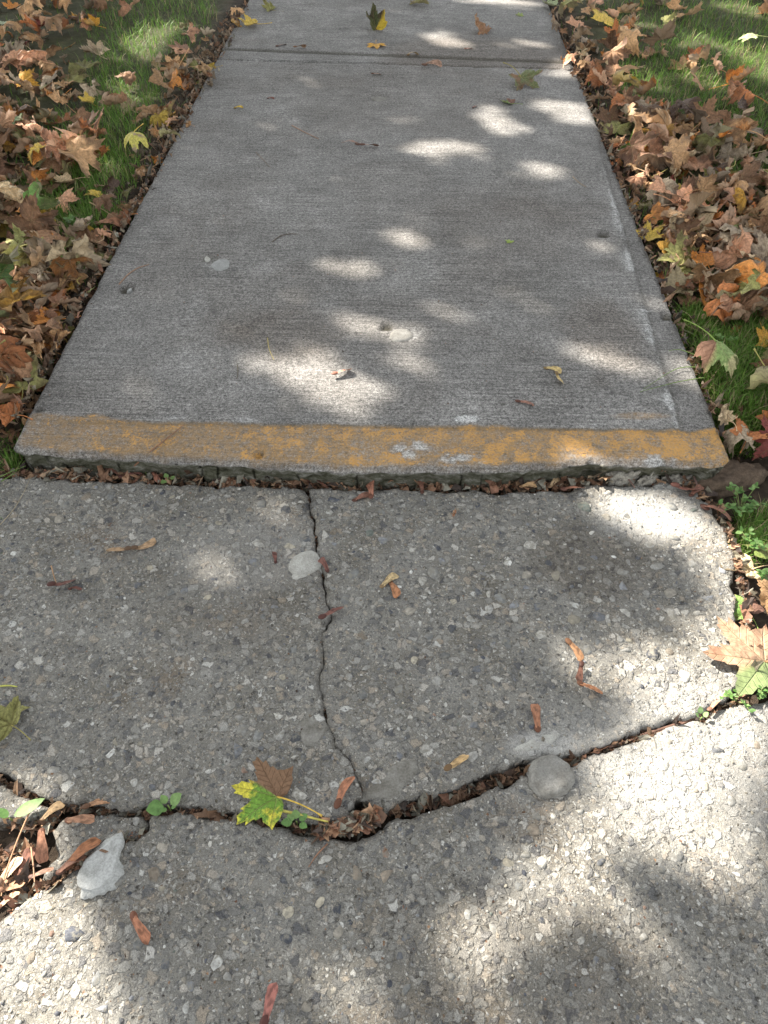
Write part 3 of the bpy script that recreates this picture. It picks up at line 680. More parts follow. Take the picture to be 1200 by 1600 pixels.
# ---- loose stones
def loose(name, *a, label, cat, m, **k):
    o = lump(name, *a, None, m, **k); tag(o, label, cat); return o
loose('stone', 163, 1354, -.005, .026, .043, .008, m=M_WHITE, seed=21, rot=-.35, up=.004, lumpi=.5, label='flat whitish limestone chip with one small dark pit, by the loose slab piece', cat='stone', top=.5)
loose('stone', 727, 748, -.01, .014, .014, .012, m=M_WHITE, seed=22, up=.004, label='small white pebble lying in the joint under the painted lip', cat='stone')
loose('stone', 511, 748, -.01, .012, .012, .011, m=M_STONE1, seed=23, up=.006, label='small grey pebble in the joint above the thin crack', cat='stone')
loose('concrete_rubble', 970, 753, -.012, .036, .022, .030, m=M_RUB, seed=24, up=.003, label='crumbled whitish rubble lump under the lip near its right end', cat='rubble', nz=.35)
loose('concrete_rubble', 1012, 757, -.013, .034, .020, .026, m=M_RUB, seed=25, rot=.4, up=.003, label='white and black crumbled rubble beside the whiter lump', cat='rubble', nz=.35)
loose('concrete_rubble', 1052, 757, -.016, .034, .018, .022, m=M_RUB, seed=26, rot=.1, up=.002, label='low dark rubble crumb at the end of the joint', cat='rubble', nz=.35)
loose('dirt_clod', 1135, 752, -.02, .085, .045, .03, m=M_DIRT, seed=27, rot=.3, up=0, label='brown packed earth clod beyond the right end of the lip', cat='dirt clod', nz=.25)
loose('pebble', 655, 738, -.015, .011, .009, .009, m=mat_rock('red_stone', (.22, .07, .05), (.14, .05, .04), 60), seed=28, up=.02, label='dark red pebble wedged under the lip left of the white pebble', cat='stone') if False else None
loose('pebble', 924, 740, -.012, .010, .009, .009, m=mat_rock('red_stone', (.20, .06, .05), (.12, .05, .04), 60), seed=28, up=.004, label='dark red pebble under the lip beside the white rubble', cat='stone')

# ------------------------------------------------------------------ maple leaves
OUT = [(0, 1.0), (5, .84), (9, .85), (12, .66), (16, .70), (19, .55), (24, .54), (29, .58), (34, .72), (37, .70), (41, .86), (45, .85), (50, .97), (54, .78), (59, .80), (63, .62), (68, .62), (75, .52), (82, .54), (90, .58), (97, .60), (103, .68), (109, .52), (118, .46), (132, .32), (150, .20), (170, .10)]
OUT_LO = [(0, 1.0), (12, .68), (24, .54), (38, .75), (50, .97), (63, .64), (75, .5), (92, .6), (103, .68), (120, .44), (150, .20)]
def outline(tab, r):
    pts = [(a, q * (1 + r.uniform(-.05, .05))) for a, q in tab]; left = [(-a, q * (1 + r.uniform(-.07, .07))) for a, q in tab[1:]]
    return sorted(left + pts)
def bend(p, phi, k):
    if abs(k) < 1e-4: return p
    c, s = math.cos(phi), math.sin(phi); u = p[:, 0] * c + p[:, 1] * s; w_ = -p[:, 0] * s + p[:, 1] * c; z = p[:, 2]
    a = np.clip(u * k, -3.0, 3.0); rest = u - a / k; Rr = 1 / k
    u2 = (Rr - z) * np.sin(a) + rest * np.cos(a); z2 = Rr - (Rr - z) * np.cos(a) + rest * np.sin(a)
    return np.stack([u2 * c - w_ * s, u2 * s + w_ * c, z2], -1)
def deformer(style, r):
    P = dict(fold=r.uniform(-.1, .35), cup=r.uniform(-.15, .25), pleat=r.uniform(.03, .06), crum=.04, bends=[], wr=.02)
    P['wr'] = dict(flat=.015, wavy=.045, curled=.07, crumpled=.12, arched=.05, standing=.06).get(style, .02)
    if style == 'flat': P.update(fold=r.uniform(0, .1), cup=r.uniform(-.08, .08), crum=.025, bends=[(r.uniform(0, 3.1), r.uniform(-.35, .35))])
    if style == 'wavy': P.update(crum=.09, bends=[(r.uniform(0, 3.1), r.choice([-1, 1]) * r.uniform(.5, 1.2))])
    if style == 'curled': P.update(crum=.16, pleat=.09, bends=[(r.uniform(0, 3.1), r.choice([-1, 1, 1]) * r.uniform(1.6, 3.2)), (r.uniform(0, 3.1), r.uniform(-1.2, 1.2))])
    if style == 'crumpled': P.update(crum=.30, pleat=.13, cup=r.uniform(.2, .5), bends=[(r.uniform(0, 1.5), r.choice([-1, 1]) * r.uniform(1.5, 2.6)), (r.uniform(1.5, 3.1), r.choice([-1, 1]) * r.uniform(1.2, 2.4))])
    if style == 'arched': P.update(crum=.07, fold=-.2, cup=-.1, bends=[(0.1, -1.2), (1.6, -.8)])
    if style == 'standing': P.update(crum=.10, fold=.3, bends=[(0.0, 1.2), (1.57, .7)])
    if style == 'halffold': P.update(crum=.05, fold=.12, bends=[(-.5, -.25)])
    s0 = int(r.integers(0, 200)); 
    def f(x, y):
        rr = np.hypot(x, y); th = np.arctan2(x, y)
        z = P['fold'] * np.abs(x) + P['cup'] * rr * rr - P['pleat'] * rr * np.cos(th * 360 / LOBE)
        z = z + P['crum'] * (fbm(x * 2.1 + s0, y * 2.1, 3, 3) - .5) * 2.4 * np.minimum(rr * 1.6, 1)
        z = z + P['wr'] * (vn(x * 5.5 + s0, y * 5.5, 2) - .5) * 2.2 * np.minimum(rr * 2, 1) + P['wr'] * .5 * (vn(x * 11 + s0, y * 11, 4) - .5) * 2
        lim = np.minimum(rr, 1.0)
        xx = x + P['crum'] * .5 * (vn(x * 3 + s0, y * 3, 5) - .5) * lim; yy = y + P['crum'] * .5 * (vn(x * 3 + s0, y * 3, 6) - .5) * lim
        p = np.stack([xx, yy, z], -1)
        if style == 'halffold':
            m = x > .12; p[m, 2] += (x[m] - .12) * .55; p[m, 0] = .12 + (x[m] - .12) * .70
        for phi, k in P['bends']: p = bend(p, phi, k)
        return p
    return f
def leaf_geo(seed, style, lo=False, mid=False):
    r = np.random.default_rng(seed); ol = outline(OUT_LO if lo else OUT, r); n = len(ol)
    rings = [.5, 1.0] if lo else [.42, .75, 1.0] if mid else [.16, .36, .56, .74, .88, 1.0]
    ang = np.radians([a for a, _ in ol]); rad = np.array([q for _, q in ol]); soft = np.convolve(np.r_[rad[-2:], rad, rad[:2]], np.ones(5) / 5, 'valid')
    xs, ys = [np.zeros(1)], [np.zeros(1)]
    for t in rings:
        rr = t * (rad * t ** 1.5 + soft * (1 - t ** 1.5)); xs.append(rr * np.sin(ang)); ys.append(rr * np.cos(ang))
    x, y = np.concatenate(xs), np.concatenate(ys); df = deformer(style, r); co = df(x, y)
    tris = [(0, 1 + i + 1, 1 + i) for i in range(n - 1)]; quads = []
    for k in range(len(rings) - 1):
        a = 1 + k * n; b_ = a + n
        quads += [(a + i, a + i + 1, b_ + i + 1, b_ + i) for i in range(n - 1)]
    tris = [(0, 1 + i + 1, 1 + i) for i in range(n - 1)]; quads = [(q[0], q[3], q[2], q[1])[::-1] for q in quads]
    quads = [(a, b_, c, d) for a, b_, c, d in quads]
    return x, y, co, tris, quads, df, r
def tube(pts, rad, n=5):
    pts = np.asarray(pts); V, Q = [], []; m = len(pts)
    for i in range(m):
        t = pts[min(i + 1, m - 1)] - pts[max(i - 1, 0)]; t = t / max(np.linalg.norm(t), 1e-9)
        a = np.cross(t, [0, 0, 1.0]); 
        if np.linalg.norm(a) < 1e-3: a = np.cross(t, [1.0, 0, 0])
        a /= np.linalg.norm(a); b_ = np.cross(t, a); rr = rad[i] if hasattr(rad, '__len__') else rad
        for k in range(n): V.append(pts[i] + rr * (a * math.cos(6.2832 * k / n) + b_ * math.sin(6.2832 * k / n)))
    for i in range(m - 1):
        for k in range(n): Q.append((i * n + k, i * n + (k + 1) % n, (i + 1) * n + (k + 1) % n, (i + 1) * n + k))
    Q.append(tuple(range(min(4, n)))); Q.append(tuple(((m - 1) * n + k) for k in range(min(4, n))))
    return np.array(V), Q
class LeafProto: pass
def make_leaf(seed, style, m=None, stem_len=1.0):
    L = LeafProto(); x, y, co, tris, quads, df, r = leaf_geo(seed, style)
    me = mesh_np('maple_leaf', co, tris=tris, quads=quads)
    uv = me.uv_layers.new(name='flat'); li = np.zeros(len(me.loops), np.int32); me.loops.foreach_get('vertex_index', li)
    uv.data.foreach_set('uv', np.stack([x[li] * .5 + .5, y[li] * .5 + .5], -1).ravel().astype(np.float32)); me.materials.append(m or M_LEAF)
    t = np.linspace(0, 1, 9); sx = r.uniform(-.35, .35) * t ** 2; sy = -t * stem_len
    base = df(np.zeros(3), np.array([0.0, -.02, -.06])); d0 = base[2] - base[0]; d0 /= np.linalg.norm(d0)
    sp = base[0] + np.outer(t * stem_len, d0); sp[:, 0] += sx; sp[:, 2] = sp[:, 2] * (1 - t * .7)
    sv, sq = tube(sp, np.interp(t, [0, .9, 1], [.018, .012, .026])); sm = mesh_np('stem', sv, quads=sq); sm.materials.append(M_STEM)
    c = (co.max(0) + co.min(0)) / 2; off = np.array([c[0], c[1], 0])
    me.vertices.foreach_set('co', (co - off).astype(np.float32).ravel()); sm.vertices.foreach_set('co', (sv - off).astype(np.float32).ravel())
    L.me, L.sm, L.co, L.style, L.sv = me, sm, co - off, style, sv - off
    me.update(); sm.update(); return L
STY = {}
for st, n, s0 in (('flat', 6, 100), ('wavy', 9, 200), ('curled', 12, 300), ('crumpled', 12, 400)):
    STY[st] = [make_leaf(s0 + i, st) for i in range(n)]
def place_leaf(L, x, y, zg, size, rz, rx=0.0, ry=0.0, col=(.4, .25, .13), mott=.5, stem=True, lift=0.0, name='maple_leaf'):
    o = bpy.data.objects.new(name, L.me); COL.objects.link(o)
    M = Euler((rx, ry, rz)).to_matrix(); mm = np.array(M); z = (L.co * size) @ mm.T
    o.rotation_euler = (rx, ry, rz); o.scale = (size,) * 3; o.location = (x, y, zg - z[:, 2].min() + lift); o.color = (*col, mott)
    if stem:
        s = bpy.data.objects.new('stem', L.sm); COL.objects.link(s); s.parent = o
        k = .9; s.color = (min(1, col[0] * k + .05), col[1] * k + .02, col[2] * k, 1)
    return o
C = dict(tan=(.52, .31, .155), brown=(.30, .165, .09), pinkish=(.60, .32, .19), orange=(.62, .25, .06), yellow=(.60, .42, .08), olive=(.26, .25, .085), green=(.15, .27, .065), red=(.20, .05, .04), grey=(.42, .33, .23), dark=(.085, .055, .042), rust=(.46, .17, .06), cream=(.66, .50, .30), amber=(.62, .33, .05))
CN = dict(tan='tan', brown='brown', pinkish='salmon', orange='orange', yellow='yellow', olive='olive', green='green', red='dark red', grey='greyish', dark='blackish', rust='rust', cream='cream', amber='amber')
HEROES = []
def surf_z(px, py):
    """height of whatever lies at the mark: raised walk, lower slabs or lawn"""
    x, y = G(px, py, ZR)
    if side(L0, L1, np.float64(x), np.float64(y)) > 0 and side(R0, R1, np.float64(x), np.float64(y)) < 0 and py < 715: return ZR
    x, y = G(px, py, .03)
    if y > 1.25: return float(gz(x, y)) + .008
    x, y = G(px, py, 0); s_ = in_poly(sA.poly[::3], np.array([x]), np.array([y]))[0] or in_poly(sB.poly[::3], np.array([x]), np.array([y]))[0] or in_poly(sC.poly[::3], np.array([x]), np.array([y]))[0]
    return .0015 if s_ else float(gz(x, y)) + .01
def hero(px, py, style, size, rz, col, label, short=None, rx=0.0, ry=0.0, mott=.45, mat=None, seed=None, stem=True, lift=0.0, cat='leaf'):
    z = surf_z(px, py); x, y = G(px, py, z + .01)
    if mat is not None or seed is not None or style in ('arched', 'standing', 'halffold'): L = make_leaf(seed or random.randint(500, 900), style, mat)
    else: L = random.choice(STY[style])
    o = place_leaf(L, x, y, z, size, R(rz), R(rx), R(ry), C[col] if isinstance(col, str) else col, mott, stem, lift)
    tag(o, label, cat); HEROES.append((px, py, short)); return o
LM = mat_leaf_special
m_yg = LM('yellow_green_leaf', [(.16, .30, .04), (.62, .55, .06), (.20, .115, .065)], .52, 3.0, split=(12, 22))
m_big = LM('big_tan_green_leaf', [(.36, .235, .15), (.25, .13, .08), (.21, .26, .11)], .46, 8.3, split=(-20, -42))
m_gb = LM('green_brown_leaf', [(.17, .30, .07), (.22, .13, .08), (.20, .11, .08)], .5, 5.0, split=(20, 40))
m_droop = LM('pale_green_brown_leaf', [(.24, .33, .11), (.40, .36, .18), (.30, .16, .10)], .5, 12.0, split=(35, 55))
m_yp = LM('yellow_purple_leaf', [(.58, .52, .12), (.30, .20, .16), (.45, .32, .18)], .5, 15.0)
m_cup = LM('dark_green_yellow_tip_leaf', [(.07, .08, .03), (.05, .03, .02), (.60, .42, .05)], .5, 18.0, split=(40, 60))
m_up = LM('green_tan_leaf', [(.13, .15, .06), (.15, .09, .05), (.22, .13, .07)], .5, 21.0)
# leaves on the walk and the old slabs
hero(402, 1241, 'halffold', .070, 75, 'yellow', 'yellow-green maple leaf with withered brown fold, lying across the crack', 'yellow-green leaf', mat=m_yg, seed=611)
hero(1158, 1028, 'flat', .108, 85, 'tan', 'largest maple leaf, tan with green lower side, on the old slab edge', 'largest leaf', mat=m_big, seed=612, rx=6)
hero(1156, 942, 'wavy', .050, 20, 'green', 'green and brown leaf just above the largest maple leaf', 'green-brown leaf', mat=m_gb, seed=613)
hero(1152, 890, 'curled', .055, 100, 'cream', 'small cream crinkled leaf above the green and brown leaf', 'cream crinkled leaf', mott=.3)
hero(1118, 583, 'arched', .092, 200, 'green', 'drooping pale green leaf with brown tips on the grass tuft', 'drooping pale green leaf', mat=m_droop, seed=615, lift=.02)
hero(583, 40, 'standing', .105, 20, 'dark', 'dark curled leaf standing upright with yellow tips, on the far slab', 'upright dark leaf', mat=m_cup, seed=616, rx=40)
hero(588, 70, 'flat', .060, 185, 'amber', 'flat amber leaf under the upright dark leaf', None, mott=.4)
hero(824, 130, 'wavy', .098, 215, 'olive', 'broad grey-green leaf on the raised slab beside the joint', 'broad grey-green leaf', rx=-14, mat=m_up, seed=205)
hero(792, 156, 'wavy', .045, 60, 'green', 'small green leaf with orange base below the broad grey-green leaf', None, mat=m_gb, seed=620)
hero(750, 45, 'curled', .078, 40, 'brown', 'greyish brown leaf rolled into a cone on the far slab', 'rolled cone leaf', rx=25)
hero(652, 6, 'curled', .065, 130, 'olive', 'olive curled leaf farthest up the middle of the walk', None)
hero(420, 12, 'curled', .062, 60, 'olive', 'dull olive curled leaf on the walk by the far left edge', None)
hero(388, 38, 'wavy', .078, 100, 'yellow', 'bright yellow leaf at the far left edge of the walk', 'bright yellow leaf', mott=.35, lift=.01)
hero(812, 22, 'curled', .028, 10, (.42, .5, .2), 'tiny pale green leaf scrap on the far slab', None, stem=False)
hero(797, 372, 'wavy', .018, 10, (.36, .48, .1), 'tiny lime green leaf scrap alone on the raised slab', None, stem=False, mott=.2)
hero(3, 1118, 'curled', .055, 60, 'olive', 'olive leaf cut by the edge of the photo on the old slab', 'olive edge leaf', mott=.4)
hero(710, 797, 'crumpled', .014, 60, 'pinkish', 'tiny crumpled leaf scrap below the joint on the old slab', None, stem=False)
# leaves in the grass, one by one
LH = [(75, 238, 'flat', .094, 20, 'orange', 'flat orange-tan leaf with clear veins in the left litter', 'flat orange-tan leaf', 12, 0, .3),
      (215, 238, 'arched', .082, 190, 'yellow', 'yellow-purple wilted leaf drooping onto the slab edge', 'wilted yellow leaf', 0, 0, .5),
      (95, 287, 'wavy', .062, 120, 'cream', 'pale cream fan-shaped leaf below the flat orange-tan leaf', 'pale cream leaf', 0, 0, .25),
      (95, 48, 'wavy', .095, 200, 'tan', 'large tan leaf near the far left corner of the lawn', 'large tan leaf', -10, 0, .3),
      (140, 40, 'curled', .075, 60, 'amber', 'curled amber leaf between the large tan leaf and the grass', 'curled amber leaf', 0, 0, .3),
      (150, 85, 'curled', .085, 30, 'grey', 'rolled greyish leaf with a pale rim beside the bright grass', 'rolled greyish leaf', 0, 0, .4),
      (55, 110, 'crumpled', .085, 60, 'pinkish', 'crumpled salmon leaf at the left below the large tan leaf', 'crumpled salmon leaf', 0, 0, .4),
      (125, 130, 'wavy', .09, 300, 'olive', 'broad olive-brown leaf above the flat orange-tan leaf', 'broad olive-brown leaf', 10, 0, .6),
      (20, 112, 'wavy', .08, 120, 'pinkish', 'salmon and green mottled leaf at the photo edge', 'salmon mottled leaf', 0, 0, .4),
      (70, 45, 'curled', .06, 0, 'red', 'small dark red leaf under the large tan leaf', 'small red leaf', 0, 0, .5),
      (8, 42, 'wavy', .06, 0, (.40, .46, .30), 'pale green leaf at the far left corner', 'pale green corner leaf', 0, 0, .2),
      (20, 12, 'wavy', .06, 50, 'orange', 'bright orange leaf in the far left corner', 'bright orange corner leaf', 0, 0, .3),
      (90, 160, 'curled', .075, 140, 'orange', 'orange curled leaf above the flat orange-tan one', 'orange curled leaf', 0, 0, .3),
      (135, 163, 'wavy', .05, 100, 'yellow', 'small yellow leaf with brown holes in the left litter', 'small holed yellow leaf', 20, 0, .4),
      (148, 312, 'wavy', .040, 100, 'yellow', 'small bright yellow leaf close to the slab by the crumpled brown litter', 'small bright yellow leaf', 40, 0, .2),
      (60, 190, 'curled', .085, 340, 'tan', 'tan leaf rolled over at the left of the litter', 'rolled tan leaf', 0, 0, .4),
      (85, 410, 'wavy', .075, 10, 'olive', 'olive and tan leaf with green patch among the brown litter', 'olive-green patched leaf', 0, 20, .5),
      (118, 420, 'curled', .052, 160, 'green', 'slim green curled leaf pointing at the slab', 'slim green leaf', 0, 0, .25),
      (25, 388, 'curled', .065, 70, (.38, .38, .14), 'long yellow-green rolled leaf by the left photo edge', 'long yellow-green leaf', 0, 0, .35),
      (70, 505, 'wavy', .062, 100, 'orange', 'orange leaf with its stalk touching the slab', 'orange stalk leaf', 0, 10, .35),
      (25, 575, 'wavy', .085, 200, (.30, .28, .14), 'large olive tan leaf low in the left litter', 'large olive tan leaf', 15, 0, .4),
      (60, 45, 'curled', .07, 20, 'rust', 'rust leaf tucked behind the large tan leaf', None, 0, 0, .5),
      (38, 605, 'curled', .075, 20, 'olive', 'dull olive curled leaf beside the slab above its corner', 'dull olive corner leaf', 0, 0, .5),
      (10, 650, 'curled', .06, 70, 'rust', 'rust orange curled leaf against the slab corner', 'rust corner leaf', 0, 0, .4),
      (1020, 222, 'wavy', .088, 140, 'amber', 'golden orange leaf standing on edge in the right litter', 'golden orange leaf', 30, 0, .25),
      (1100, 190, 'wavy', .110, 330, 'brown', 'large brown veined leaf above the golden orange leaf', 'large brown veined leaf', 12, 0, .35),
      (1115, 112, 'curled', .085, 60, 'pinkish', 'salmon leaf lit by sun on the right grass', 'sunlit salmon leaf', 30, 0, .2),
      (960, 62, 'wavy', .085, 20, 'rust', 'rusty tan maple leaf upright beside the far slab', 'rusty upright leaf', 35, 0, .3),
      (905, 45, 'wavy', .08, 330, 'pinkish', 'long salmon leaf lying at the far right slab edge', 'long salmon leaf', 0, 10, .2),
      (912, 112, 'curled', .072, 80, 'pinkish', 'sunlit salmon leaf crossing the slab corner by the joint', 'salmon corner leaf', 0, 0, .2),
      (1165, 66, 'wavy', .07, 70, (.40, .46, .2), 'pale lime leaf on the right grass', 'pale lime leaf', 0, 0, .25),
      (1048, 302, 'curled', .06, 0, 'red', 'crimson maple leaf in the right litter', 'crimson leaf', 20, 0, .3),
      (1050, 275, 'crumpled', .06, 0, 'cream', 'cream crumpled leaf in a sun fleck on the right litter', 'sunlit cream leaf', 0, 0, .25),
      (985, 195, 'wavy', .07, 60, 'olive', 'green-grey leaf leaning between slab and golden leaf', 'green-grey leaning leaf', 20, 0, .3),
      (1098, 410, 'wavy', .062, 20, 'orange', 'bright orange leaf at mid height of the right litter', 'bright orange leaf', 10, 0, .15),
      (1140, 418, 'curled', .06, 20, 'tan', 'tan leaf touching the bright orange leaf', None, 0, 0, .3),
      (1190, 420, 'wavy', .062, 120, 'orange', 'orange pink leaf at the right photo edge', 'orange edge leaf', 10, 0, .3),
      (1050, 405, 'wavy', .078, 50, 'olive', 'dark olive leaf leaning on the slab side', 'dark olive leaning leaf', 25, -15, .5),
      (1075, 450, 'wavy', .085, 300, (.30, .24, .14), 'dull tan and purple leaf left of the bright grass tuft', 'dull tan purple leaf', 10, 0, .4),
      (1020, 370, 'wavy', .06, 300, 'yellow', 'yellow tan lobed leaf beside the slab notch', 'yellow lobed leaf', 10, 0, .4),
      (1075, 360, 'curled', .065, 30, 'red', 'reddish pink curled leaf above the bright orange leaf', 'reddish curled leaf', 0, 0, .3),
      (1145, 360, 'wavy', .055, 30, (.34, .42, .16), 'light green small leaf in the right litter', 'light green small leaf', 0, 0, .3),
      (1192, 530, 'wavy', .055, 10, 'amber', 'golden lobed leaf at the right photo edge', 'golden edge leaf', 15, 0, .25),
      (1150, 460, 'curled', .072, 10, 'olive', 'olive brown leaf folded over the grass', 'folded olive leaf', 0, 0, .4),
      (1180, 490, 'arched', .075, 10, (.28, .25, .14), 'khaki arched leaf near the golden edge leaf', 'khaki arched leaf', 0, 0, .4),
      (1192, 705, 'wavy', .07, 70, 'red', 'deep red leaf at the right photo edge below the grass', 'deep red leaf', 10, -25, .2),
      (1165, 690, 'wavy', .055, 330, 'rust', 'rust leaf lying beside the deep red leaf', 'rust leaf', 0, 0, .4),
      (1150, 712, 'curled', .06, 200, 'grey', 'grey tan leaf between painted lip and the red leaf', 'grey tan leaf', 0, 0, .3),
      (1130, 660, 'curled', .05, 30, 'cream', 'tan and brown cupped leaf by the slab corner', 'cupped slab-corner leaf', 0, 0, .5),
      (1192, 945, 'curled', .05, 30, 'tan', 'tan leaf cut by the right photo edge above the largest leaf', None, 0, 0, .3),
      (1190, 865, 'wavy', .045, 0, (.3, .38, .1), 'small yellow-green leaf by the weeds at the right edge', None, 0, 0, .6),
      (855, 8, 'wavy', .07, 60, (.35, .4, .22), 'pale green leaf at the far right slab corner', 'pale green far leaf', 0, 0, .4)]
for (px, py, st, sz, rz, col, lab, short, rx, ry, mo) in LH:
    hero(px, py, st, sz, rz, col, lab, short, rx, ry, mo, mat=m_yp if st == 'arched' and col == 'yellow' else None, lift=.012)

# grass density and litter density over the lawn, in survey marks
def ell(px, py, L):
    v = 0.0
    for (a, b_, ra, rb, s_) in L: v = np.maximum(v, s_ * (1 - sstep(.6, 1.15, np.hypot((px - a) / ra, (py - b_) / rb))))
    return v
GR = [(225, 45, 95, 60, 1.0), (200, 120, 70, 60, 1), (190, 190, 55, 65, .95), (165, 265, 60, 50, .9), (130, 335, 70, 35, .9), (215, 135, 35, 60, .9), (60, 310, 60, 30, .6), (120, 215, 50, 40, .6), (255, 20, 110, 30, 1), (290, -40, 110, 50, .9),
      (1130, 60, 130, 70, 1), (1080, 130, 110, 60, .85), (1180, 150, 70, 90, .9), (1000, 20, 80, 35, .6), (1130, 585, 90, 70, 1), (1160, 640, 70, 60, 1), (1080, 510, 40, 30, .9), (1180, 560, 50, 80, 1), (990, 130, 40, 60, .5), (1150, 250, 60, 60, .5),
      (20, 700, 30, 30, .6), (1190, 810, 40, 50, .5), (345, 0, 55, 45, .8), (300, 30, 40, 40, .6), (1400, 860, 190, 190, .8)]
def lit_density(px, py):
    g = ell(px, py, GR); return 1.0 - .86 * g

# edge strips: how far outside the walk a point is
def outd(x, y): return max(-side(L0, L1, np.float64(x), np.float64(y)), side(R0, R1, np.float64(x), np.float64(y)))
STCOL = {'l': (['tan', 'brown', 'pinkish', 'grey', 'rust', 'olive', 'orange', 'cream', 'dark', 'amber', 'green', 'yellow', 'red'], [25, 20, 14, 13, 8, 8, 6, 5, 4, 3, 1.4, 1.2, .3]),
         'r': (['tan', 'brown', 'pinkish', 'grey', 'rust', 'olive', 'orange', 'cream', 'dark', 'amber', 'green', 'yellow', 'red'], [24, 22, 14, 12, 9, 11, 5, 3, 6, 2.5, 2.6, 1.2, .5])}
rl = random.Random(77); spots = []
def try_spots(x0, x1, sidek, n):
    got = []; tries = 0
    while len(got) < n and tries < 60000:
        tries += 1; py = rl.uniform(-30, 735) ; px = rl.uniform(x0, x1)
        if rl.random() > (py + 330) / 1000: continue                      # keep ground density roughly even
        x, y = G(px, py, .035)
        if y < 1.2: continue
        d = outd(x, y)
        if d < .012: continue
        if rl.random() > lit_density(px, py) * (1.0 if d > .1 else 1.15): continue
        if any(abs(px - h[0]) < 30 and abs(py - h[1]) < 20 for h in HEROES if h[2]): continue
        if any((px - q[0]) ** 2 + ((py - q[1]) * 1.3) ** 2 < (10 + py * .026) ** 2 for q in got): continue
        got.append((px, py, d, sidek))
    return got
def spill():
    got = []
    for k in range(20):
        side_ = rl.random() < .55; p, q, sg = (L0, L1, -1) if side_ else (R0, R1, 1); t = rl.uniform(.45, 1.3) if side_ else rl.uniform(.95, 1.3)
        nrm = np.array([(q - p)[1], -(q - p)[0]]) / np.linalg.norm(q - p) * sg; w_ = p + (q - p) * t + nrm * rl.uniform(-.035, .03); px, py = inv(w_[0], w_[1], ZR)
        if 0 < px < 1200 and -10 < py: got.append((px, py, -.01, 'l' if side_ else 'r'))
    return got
spots = try_spots(-60, 398, 'l', 126) + try_spots(850, 1280, 'r', 124) + spill()
FORM = dict(flat='flat', wavy='wavy', curled='curled', crumpled='crumpled')
used_labels = {}
pend = []
for (px, py, d, sk) in spots:
    x, y = G(px, py, .035); names, wts = STCOL[sk]; cn = rl.choices(names, wts)[0]
    st = rl.choices(['flat', 'wavy', 'curled', 'crumpled'], [.6, 2.6, 5, 4.5] if d > .08 else [0, 1, 4, 7])[0]
    size = rl.uniform(.055, .108) if d > .08 else rl.uniform(.040, .068)
    if st == 'crumpled': size *= .9
    kk = rl.choice([rl.uniform(.55, .9), rl.uniform(.9, 1.25), rl.uniform(1.1, 1.5)]); c = tuple(v * kk for v in C[cn]); zg = float(gz(x, y)) + rl.uniform(.000, .020)
    if d < .05: zg = min(zg, .04)
    if d < 0: zg = ZR; size *= .8; x, y = G(px, py, ZR)
    o = place_leaf(rl.choice(STY[st]), x, y, zg, size, rl.uniform(0, 6.28), rl.gauss(0, .32), rl.gauss(0, .32), c, rl.uniform(.35, .62), rl.random() < .55)
    near = sorted([h for h in HEROES if h[2]], key=lambda h: (h[0] - px) ** 2 + (h[1] - py) ** 2)
    pend.append((o, px, py, d, sk, cn, st, size, near))
def words(cn, st, size, h, px, py, d, ext):
    dx, dy = px - h[0], py - h[1]; rel = ('right of' if dx > 0 else 'left of') if abs(dx) > abs(dy) else ('below' if dy > 0 else 'above')
    sz = 'small ' if size < .052 else ('large ' if size > .08 else '')
    where = 'against the slab edge ' if d < .06 else ''
    return f"{sz}{FORM[st]} {CN[cn]} leaf {where}{ext}{rel} the {h[2]}"
for (o, px, py, d, sk, cn, st, size, near) in pend:
    done = False
    for h in near[:3]:
        for ext in ('', 'just ', 'farther out '):
            dist = math.hypot(h[0] - px, h[1] - py)
            if ext == 'just ' and dist > 40: continue
            if ext == 'farther out ' and dist < 40: continue
            lab = words(cn, st, size, h, px, py, d, ext)
            if lab not in used_labels: used_labels[lab] = 1; done = True; break
        if done: break
    if not done:
        lab = words(cn, st, size, near[3], px, py, d, '')
    tag(o, lab, 'leaf', 'fallen maple leaves on the left lawn' if sk == 'l' else 'fallen maple leaves on the right lawn')
    if not (-60 < px < 1260): pass

